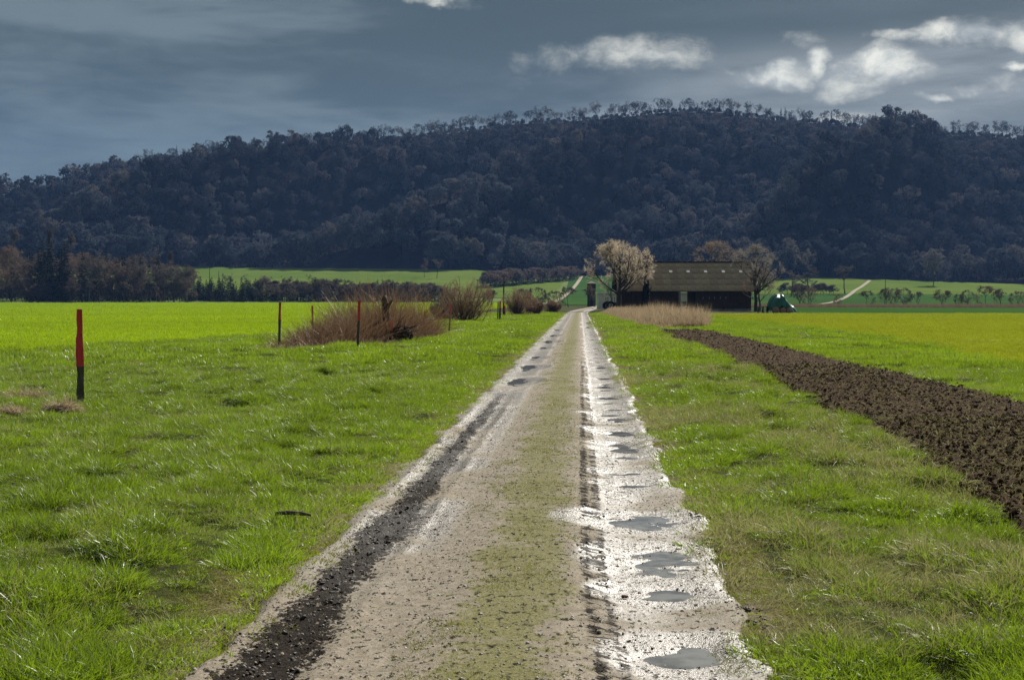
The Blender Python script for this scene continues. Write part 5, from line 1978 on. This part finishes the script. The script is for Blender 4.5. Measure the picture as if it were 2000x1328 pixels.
gsrc = bpy.data.collections.new('grass_sources')
for i in range(4):
    source(gsrc, 'medium', tuft(400 + i, 100, 0.085, 0.04, 0.115, 0.0038, 0.85, 3, -0.22, wind=(0.05, 0, 0)))          # 0-3
for i in range(3):
    source(gsrc, 'short', tuft(410 + i, 80, 0.11, 0.02, 0.06, 0.0038, 1.05, 3, -0.15, wind=(0, 0, 0)))         # 4-6
for i in range(2):
    source(gsrc, 'long', tuft(420 + i, 230, 0.11, 0.10, 0.24, 0.0044, 0.72, 4, -0.22, wind=(0.08, 0, 0)))   # 7-8
for i in range(2):
    source(gsrc, 'dry', tuft(430 + i, 22, 0.09, 0.06, 0.17, 0.0046, 0.80, 3, -0.22, M_STRAW))  # 9-10
for i in range(2):
    source(gsrc, 'wide', tuft(440 + i, 130, 0.30, 0.06, 0.16, 0.013, 0.45, 2))         # 11-12 for farther off
for i in range(2):
    source(gsrc, 'wideshort', tuft(450 + i, 120, 0.30, 0.03, 0.08, 0.013, 0.55, 2))    # 13-14
source(gsrc, 'widedry', tuft(460, 60, 0.30, 0.05, 0.15, 0.011, 0.8, 2, -0.2, M_STRAW))   # 15
for i in range(2):
    source(gsrc, 'huge', tuft(470 + i, 140, 0.75, 0.09, 0.20, 0.035, 0.4, 2))          # 16-17


def cloud(rng, n, y0, y1, xa, xb):
    """uniform random points on the ground between two side lines"""
    y = rng.uniform(y0, y1, n)
    x = xa(y) + (xb(y) - xa(y)) * rng.uniform(0, 1, n)
    return x, y


def area(y0, y1, xa, xb):
    ys = np.linspace(y0, y1, 50)
    return float(np.mean(np.maximum(xb(ys) - xa(ys), 0)) * (y1 - y0))


def view_l(y):
    return -0.375 * y - 1.0


def view_r(y):
    return 0.375 * y + 1.0


roadL = lambda y: road_x(y) - 1.28
roadR = lambda y: road_x(y) + 1.28
G = {'x': [], 'y': [], 'i': [], 's': [], 't': []}


def emit(x, y, i, s, t):
    G['x'].append(x)
    G['y'].append(y)
    G['i'].append(i)
    G['s'].append(s)
    G['t'].append(np.clip(t, 0, 1))


rng = np.random.default_rng(81)
BANDS = [(4.5, 9, 470), (9, 14, 350), (14, 22, 210), (22, 34, 110)]
WIDEB = [(34, 60, 14.0), (60, 110, 6.0), (110, 175, 2.6)]


def verge(xa, xb, lush, dry, seed, side):
    for (y0, y1, dens) in BANDS:
        A = area(y0, y1, xa, xb)
        n = int(A * dens)
        x, y = cloud(rng, n, y0, y1, xa, xb)
        ok = xb(y) > xa(y)
        x, y = x[ok], y[ok]
        n = len(x)
        du = np.abs(x - road_x(y)) - 1.30                     # distance from the track edge
        patchy = fbm(x / 0.34, y / 0.46, seed, 3)
        big = fbm(x / 2.2, y / 3.0, seed + 5, 3)
        e = sstep(du + (patchy - 0.5) * 1.3, 0.05, 0.85)
        r = rng.uniform(0, 1, n)
        # near the track only thin short growth
        keep = r < (0.30 + 0.70 * e)
        med = rng.integers(0, 4, n)
        sho = rng.integers(4, 7, n)
        lon = rng.integers(7, 9, n)
        dr = rng.integers(9, 11, n)
        is_med = (e > 0.75) & (rng.uniform(0, 1, n) < lush * sstep(patchy, 0.34, 0.60))
        idx = np.where(is_med, med, sho)
        is_dry = rng.uniform(0, 1, n) < dry * sstep(big, 0.42, 0.66) + 0.03
        idx = np.where(is_dry, dr, idx)
        s = rng.uniform(0.75, 1.25, n) * (0.68 + 0.85 * sstep(patchy, 0.34, 0.70)) * (1.0 + 0.012 * (y - 6))
        t = 0.12 + 1.1 * (big - 0.28) + 1.1 * (patchy - 0.40) + (0.5 - e) * 0.5 + rng.normal(0, 0.12, n)
        sel = keep
        emit(x[sel], y[sel], idx[sel], s[sel], t[sel])
        # separate taller hummocks
        nh = int(A * (1.9 if side == 'l' else 1.0))
        x, y = cloud(rng, nh, y0, y1, xa, xb)
        du = np.abs(x - road_x(y)) - 1.30
        ok = (xb(y) > xa(y)) & (du > 0.9)
        x, y = x[ok], y[ok]
        m = 5
        xx = np.repeat(x, m) + rng.normal(0, 0.09, len(x) * m)
        yy = np.repeat(y, m) + rng.normal(0, 0.09, len(x) * m)
        emit(xx, yy, rng.integers(7, 9, len(xx)), np.repeat(rng.uniform(0.50, 1.15, len(x)), m) * rng.uniform(0.8, 1.1, len(xx)) * (1 + 0.008 * yy), np.repeat(rng.uniform(-0.2, 0.35, len(x)), m) + rng.normal(0, 0.05, len(xx)))
    for (y0, y1, dens) in WIDEB:
        A = area(y0, y1, xa, xb)
        n = int(A * dens)
        x, y = cloud(rng, n, y0, y1, xa, xb)
        ok = xb(y) > xa(y)
        x, y = x[ok], y[ok]
        n = len(x)
        du = np.abs(x - road_x(y)) - 1.30
        patchy = fbm(x / 0.8, y / 1.7, seed, 3)
        big = fbm(x / 3.0, y / 5.0, seed + 5, 3)
        e = sstep(du + (patchy - 0.5), 0.1, 0.9)
        idx = np.where((rng.uniform(0, 1, n) < lush * sstep(patchy, 0.36, 0.6)) & (e > 0.6), rng.integers(11, 13, n), rng.integers(13, 15, n))
        idx = np.where(rng.uniform(0, 1, n) < dry * 0.8 * sstep(big, 0.45, 0.66), 15, idx)
        keep = (du > 0.05) & (rng.uniform(0, 1, n) < 0.35 + 0.65 * e)
        s = rng.uniform(0.7, 1.25, n) * (0.5 + 1.0 * patchy) * (1 + 0.004 * (y - 34))
        t = 0.20 + 1.0 * (big - 0.3) + 1.2 * (patchy - 0.45) + rng.normal(0, 0.14, n)
        emit(x[keep], y[keep], idx[keep], s[keep], t[keep])
        # darker clumps scattered over the farther verge
        nh = int(A * (0.55 if side == 'l' else 0.30) * min(1.0, 40 / y0))
        x, y = cloud(rng, nh, y0, y1, xa, xb)
        ok = (xb(y) > xa(y)) & (np.abs(x - road_x(y)) > 2.0)
        x, y = x[ok], y[ok]
        emit(x, y, rng.integers(11, 13, len(x)), rng.uniform(0.9, 1.8, len(x)), rng.uniform(-0.3, 0.1, len(x)))


verge(lambda y: np.maximum(view_l(y), field_left(y) - 0.4), roadL, 0.85, 0.16, 501, 'l')
verge(roadR, lambda y: np.minimum(view_r(y), np.where(y < 74, plough_near(y) + 0.05, np.where(y < 84, field_right(y), np.interp(y, [83, 95, 120, 160, 200], [8.9, 8.6, 9.2, 10.7, 12.3])))), 0.50, 0.62, 601, 'r')
verge(lambda y: np.where(y < 76, plough_far(y) - 0.05, np.interp(y, [76, 83, 95, 165], [9.0, 11.4, 12.6, 13.6])), lambda y: np.minimum(view_r(y), field_right(y) + 0.4), 0.75, 0.15, 701, 'p')

x = np.concatenate(G['x'])
y = np.concatenate(G['y'])
z = ground_z(x, y)
n = len(x)
rot = np.stack([rng.normal(0, 0.12, n), rng.normal(0, 0.12, n), rng.uniform(0, 6.28, n)], -1)
gn_scatter('verge_grass', np.stack([x, y, z], -1), rot, np.concatenate(G['s']), np.concatenate(G['i']), np.concatenate(G['t']), gsrc,
           'uneven green verge grass with pale dry blades on both sides of the track')
print('grass tufts', n)

# moss and thin turf on the crown of the track
msrc = bpy.data.collections.new('moss_sources')
for i in range(3):
    source(msrc, 'moss', tuft(480 + i, 36, 0.07, 0.008, 0.026, 0.0045, 0.9, 2, -0.1, M_MOSS, (0, 0, 0)))
for i in range(2):
    source(msrc, 'turf', tuft(490 + i, 26, 0.06, 0.015, 0.045, 0.004, 0.7, 2, -0.1, M_MOSS, (0, 0, 0)))
xs_, ys_ = [], []
for (y0, y1, dens) in [(4.5, 10, 560), (10, 18, 350), (18, 32, 170), (32, 60, 60)]:
    n = int(3.8 * (y1 - y0) * dens)
    yy = rng.uniform(y0, y1, n)
    uu = rng.uniform(-1.95, 1.85, n)
    pt = fbm(uu / 0.35, yy / 0.6, 91, 4)
    mid = sstep(0.62 - np.abs(uu - 0.05), 0, 0.45)
    sid = sstep(np.abs(uu) + 0.5 * (fbm(uu * 0 + np.sign(uu) * 5, yy / 0.6, 63, 3) - 0.5), 1.12, 1.36)
    pr = np.maximum(mid * sstep(pt, 0.46, 0.60), sid * sstep(pt, 0.26, 0.42)) * 0.95
    mud = (np.abs(uu - 0.54) < 0.13)
    k = (rng.uniform(0, 1, n) < pr) & ~mud
    xs_.append(uu[k])
    ys_.append(yy[k])
uu, yy = np.concatenate(xs_), np.concatenate(ys_)
zz = np.maximum(road_profile(uu, yy)[0], np.where(np.abs(uu) > 1.3, ground_z(uu + road_x(yy), yy) - height(uu + road_x(yy), yy), -9))
n = len(uu)
gn_scatter('track_moss', np.stack([uu + road_x(yy), yy, zz + height(uu + road_x(yy), yy)], -1),
           np.stack([uu * 0, uu * 0, rng.uniform(0, 6.28, n)], -1), rng.uniform(0.6, 1.35, n) * (1 + 0.012 * yy), rng.integers(0, 5, n), np.clip(rng.normal(0.5, 0.28, n), 0, 1), msrc,
           'short olive moss and turf along the crown and edges of the track')

# crumbs of mud and small stones
def lump(seed, mat, k=1):
    bm = bmesh.new()
    bmesh.ops.create_icosphere(bm, subdivisions=k, radius=1.0)
    r_ = random.Random(seed)
    for v in bm.verts:
        v.co *= r_.uniform(0.65, 1.25)
        v.co.z *= 0.62
    me = bpy.data.meshes.new('lump')
    bm.to_mesh(me)
    bm.free()
    me.materials.append(mat)
    return me


M_MUD = simple_mat('mud_lump', (0.016, 0.012, 0.009), (0.05, 0.036, 0.025), 3.0, 0.7, 0.3)
M_STONE = simple_mat('pale_pebble', (0.24, 0.21, 0.17), (0.44, 0.40, 0.34), 0.8, 0.7, 0.35)
csrc = bpy.data.collections.new('crumb_sources')
for i in range(4):
    source(csrc, 'mud', lump(i, M_MUD))
psrc = bpy.data.collections.new('pebble_sources')
for i in range(3):
    source(psrc, 'pebble', lump(20 + i, M_STONE))
ux, uy, us = [], [], []
for (y0, y1, dens) in [(4.5, 12, 520), (12, 22, 200), (22, 40, 60)]:
    n = int(2.9 * (y1 - y0) * dens)
    yy = rng.uniform(y0, y1, n)
    uu = rng.uniform(-1.5, 1.55, n)
    _, ml, mr = road_profile(uu, yy)
    near = np.exp(-((uu + 0.95) / 0.34) ** 2) * (1 - sstep(yy, 20, 28))
    edge_ = np.exp(-((np.abs(uu) - 1.36) / 0.09) ** 2) * np.where(uu > 0, 1.0, 0.5)
    clump = sstep(fbm(uu / 0.18, yy / 0.25, 191, 3), 0.5, 0.68)
    pr = 0.5 * ml + 0.30 * near * clump + 0.30 * mr + 0.8 * edge_ * clump + 0.035 * clump + 0.003
    k = rng.uniform(0, 1, n) < pr
    ux.append(uu[k])
    uy.append(yy[k])
    us.append(np.where(rng.uniform(0, 1, k.sum()) < 0.05, 1.7, 1.0) * (0.55 + 0.6 * np.clip(ml[k] + edge_[k], 0, 1)))
uu, yy, ss_ = np.concatenate(ux), np.concatenate(uy), np.concatenate(us)
zz = np.maximum(road_profile(uu, yy)[0], np.where(np.abs(uu) > 1.3, ground_z(uu + road_x(yy), yy) - height(uu + road_x(yy), yy), -9))
n = len(uu)
gn_scatter('mud_crumbs', np.stack([uu + road_x(yy), yy, zz + height(uu + road_x(yy), yy) + 0.002], -1),
           rng.uniform(0, 6.28, (n, 3)) * np.array([0.1, 0.1, 1]), np.clip(rng.lognormal(math.log(0.0075), 0.45, n), 0.003, 0.017) * ss_, rng.integers(0, 4, n), rng.uniform(0, 1, n), csrc,
           'crumbs of dark mud strewn along the tyre ruts and track edges')
n = 9000
yy = 4.6 + 18 * rng.uniform(0, 1, n) ** 1.4
uu = rng.uniform(-1.35, 1.4, n)
zz = road_profile(uu, yy)[0]
gn_scatter('pebbles', np.stack([uu + road_x(yy), yy, zz + height(uu + road_x(yy), yy) + 0.001], -1),
           rng.uniform(0, 6.28, (n, 3)) * np.array([0.1, 0.1, 1]), np.clip(rng.lognormal(math.log(0.0055), 0.4, n), 0.003, 0.016), rng.integers(0, 3, n), rng.uniform(0, 1, n), psrc,
           'small pale stones in the gravel of the track')

# clods on the ploughed strip
ssrc = bpy.data.collections.new('clod_sources')
for i in range(5):
    source(ssrc, 'clod', lump(40 + i, M_SOIL))
source(ssrc, 'straw', tuft(495, 5, 0.05, 0.04, 0.12, 0.004, 1.6, 2, -0.3, M_STRAW, (0, 0, 0)))
cx, cyy = [], []
for (y0, y1, dens) in [(9, 20, 700), (20, 36, 300), (36, 78, 70)]:
    n = int(area(y0, y1, plough_near, plough_far) * dens)
    a_, b_ = cloud(rng, n, y0, y1, lambda q_: plough_near(q_) - 0.02, lambda q_: plough_far(q_) + 0.02)
    cx.append(a_)
    cyy.append(b_)
cx, cyy = np.concatenate(cx), np.concatenate(cyy)
n = len(cx)
hz_ = height(cx, cyy) + plough_z(cx, cyy) + 0.012 * rng.uniform(-1, 1, n)
idx = np.where(rng.uniform(0, 1, n) < 0.22, 5, rng.integers(0, 5, n))
sc_ = np.where(idx == 5, rng.uniform(0.7, 1.3, n), np.clip(rng.lognormal(math.log(0.0115), 0.5, n), 0.005, 0.04) * (1 + 0.008 * cyy))
gn_scatter('soil_clods', np.stack([cx, cyy, hz_], -1), rng.uniform(-0.5, 0.5, (n, 3)) * np.array([1, 1, 6.28]), sc_, idx, rng.uniform(0, 1, n), ssrc,
           'rough clods of dark soil and straw bits on the ploughed strip')

# the crops: fine even growth
crop_src = bpy.data.collections.new('crop_sources')
for i in range(3):
    source(crop_src, 'crop', tuft(500 + i, 150, 0.42, 0.07, 0.15, 0.016, 0.35, 2, -0.05, M_CROP))
crop_src_r = bpy.data.collections.new('yellow_crop_sources')
for i in range(3):
    source(crop_src_r, 'crop', tuft(510 + i, 150, 0.42, 0.06, 0.13, 0.016, 0.40, 2, -0.05, M_CROPR))


def crop(name, coll, bands, xa, xb, seed, label):
    xs_, ys_, sc = [], [], []
    for (y0, y1, dens, k) in bands:
        n = int(area(y0, y1, xa, xb) * dens)
        a_, b_ = cloud(rng, n, y0, y1, xa, xb)
        ok = xb(b_) > xa(b_)
        xs_.append(a_[ok])
        ys_.append(b_[ok])
        sc.append(np.full(ok.sum(), k))
    x, y, s = np.concatenate(xs_), np.concatenate(ys_), np.concatenate(sc)
    n = len(x)
    t = -0.05 + 0.6 * fbm(x / 16.0, y / 30.0, seed, 3) + 0.55 * fbm(x / 140.0, y / 9.0, seed + 7, 3) + 0.35 * (fbm(x / 1.5, y / 1.5, seed + 3, 2) - 0.5)
    gn_scatter(name, np.stack([x, y, height(x, y) + 0.06], -1), np.stack([rng.normal(0, 0.06, n), rng.normal(0, 0.06, n), rng.uniform(0, 6.28, n)], -1),
               s * rng.uniform(0.8, 1.2, n), rng.integers(0, 3, n), np.clip(t, 0, 1), coll, label)
    print(name, n)


crop('young_crop', crop_src, [(42, 70, 6.0, 1.0), (70, 110, 3.0, 1.3), (110, 190, 1.2, 1.9), (190, 452, 0.35, 3.0)], view_l, field_left, 801,
     'dense low blades of the bright young crop on the left')
crop('yellow_crop', crop_src_r, [(26, 60, 6.0, 1.0), (60, 100, 3.0, 1.3), (100, 162, 1.4, 1.8)], field_right, view_r, 811,
     'dense low yellow-green blades of the crop on the right')

# loose things in the grass and on the track
def dry_clump(px, py, n, r_, h, seed, label, mat=M_REED):
    Y = CAM_H * F / (py - 585)
    x = (px - 1000) / F * Y
    pos = lambda rg, m: np.stack([rg.normal(0, r_, m), rg.normal(0, r_ * 0.6, m), np.zeros(m) - 0.02], -1)
    v, f, tn = stalks(seed, n, pos, lambda rg, p: rg.uniform(0.4, 1.0, len(p)) * h * 1.3, 0.010, 0.9, 4, -0.35)
    o = add('dead_grass_clump', mesh_np('dead_grass_clump', v, f, [mat], attrs={'tint': tn}), loc=(x, Y, float(ground_z(x, Y)) + 0.06))
    tag(o, label, 'grass clump', 'brown dead grass clumps near the nearest stake')


dry_clump(118, 812, 1100, 0.09, 0.30, 901, 'small brown dead grass clump at the left foot of the nearest stake')
dry_clump(18, 818, 1100, 0.13, 0.20, 902, 'brown dead grass clump at the left edge of the view')
dry_clump(50, 790, 1000, 0.14, 0.30, 903, 'pale dead grass clump between the left edge and the nearest stake', M_REED)
dry_clump(268, 722, 150, 0.10, 0.30, 904, 'whitish dead grass tuft in the meadow right of the nearest stake', M_REED)
x0, y0 = (572 - 1000) / F * 10.75, 10.75
mb = MB()
mb.tube([(-0.14, 0.0, 0.03), (-0.05, 0.012, 0.038), (0.06, -0.006, 0.034), (0.13, 0.008, 0.02)], [0.014, 0.017, 0.016, 0.009], 8)
mb.tube([(0.03, 0.0, 0.036), (0.07, 0.03, 0.05)], [0.008, 0.003], 6)
tag(mb.build('stick', M_BARK, None, (x0, y0, float(ground_z(x0, y0)) + 0.05), smooth=True), 'short dark stick lying in the grass left of the track', 'stick')
x0, y0 = (1221 - 1000) / F * 8.15, 8.15
bm = bmesh.new()
bmesh.ops.create_icosphere(bm, subdivisions=2, radius=0.016)
r_ = random.Random(4)
for v_ in bm.verts:
    v_.co = Vector((v_.co.x * 1.3, v_.co.y, v_.co.z * 0.7)) * r_.uniform(0.85, 1.15)
me = bpy.data.meshes.new('stone')
bm.to_mesh(me)
bm.free()
me.materials.append(simple_mat('red_brown_stone', (0.12, 0.045, 0.03), (0.18, 0.07, 0.045), 30, 0.7, 0.3))
tag(add('stone', me, loc=(x0, y0, float(road_profile(np.array([x0 - road_x(y0)]), np.array([y0]))[0][0]) + 0.012)), 'small reddish stone on the wet right rut of the track', 'stone')

# =====================================================================
# HAZE
# =====================================================================
HAZE = 0.000085
if HAZE:
    mb = MB()
    mb.box(-1700, 1700, -120, 2600, -3.0, 285.0)
    hm = bpy.data.materials.new('haze_air')
    hm.use_nodes = True
    nt = hm.node_tree
    nt.nodes.clear()
    ou = nt.nodes.new('ShaderNodeOutputMaterial')
    pv = nt.nodes.new('ShaderNodeVolumePrincipled')
    pv.inputs['Color'].default_value = (0.24, 0.46, 1.0, 1)
    pv.inputs['Density'].default_value = HAZE
    nt.links.new(pv.outputs[0], ou.inputs['Volume'])
    hz = mb.build('haze', hm)
    hz['kind'] = 'stuff'
    hz['label'] = 'thin blue haze over the valley'
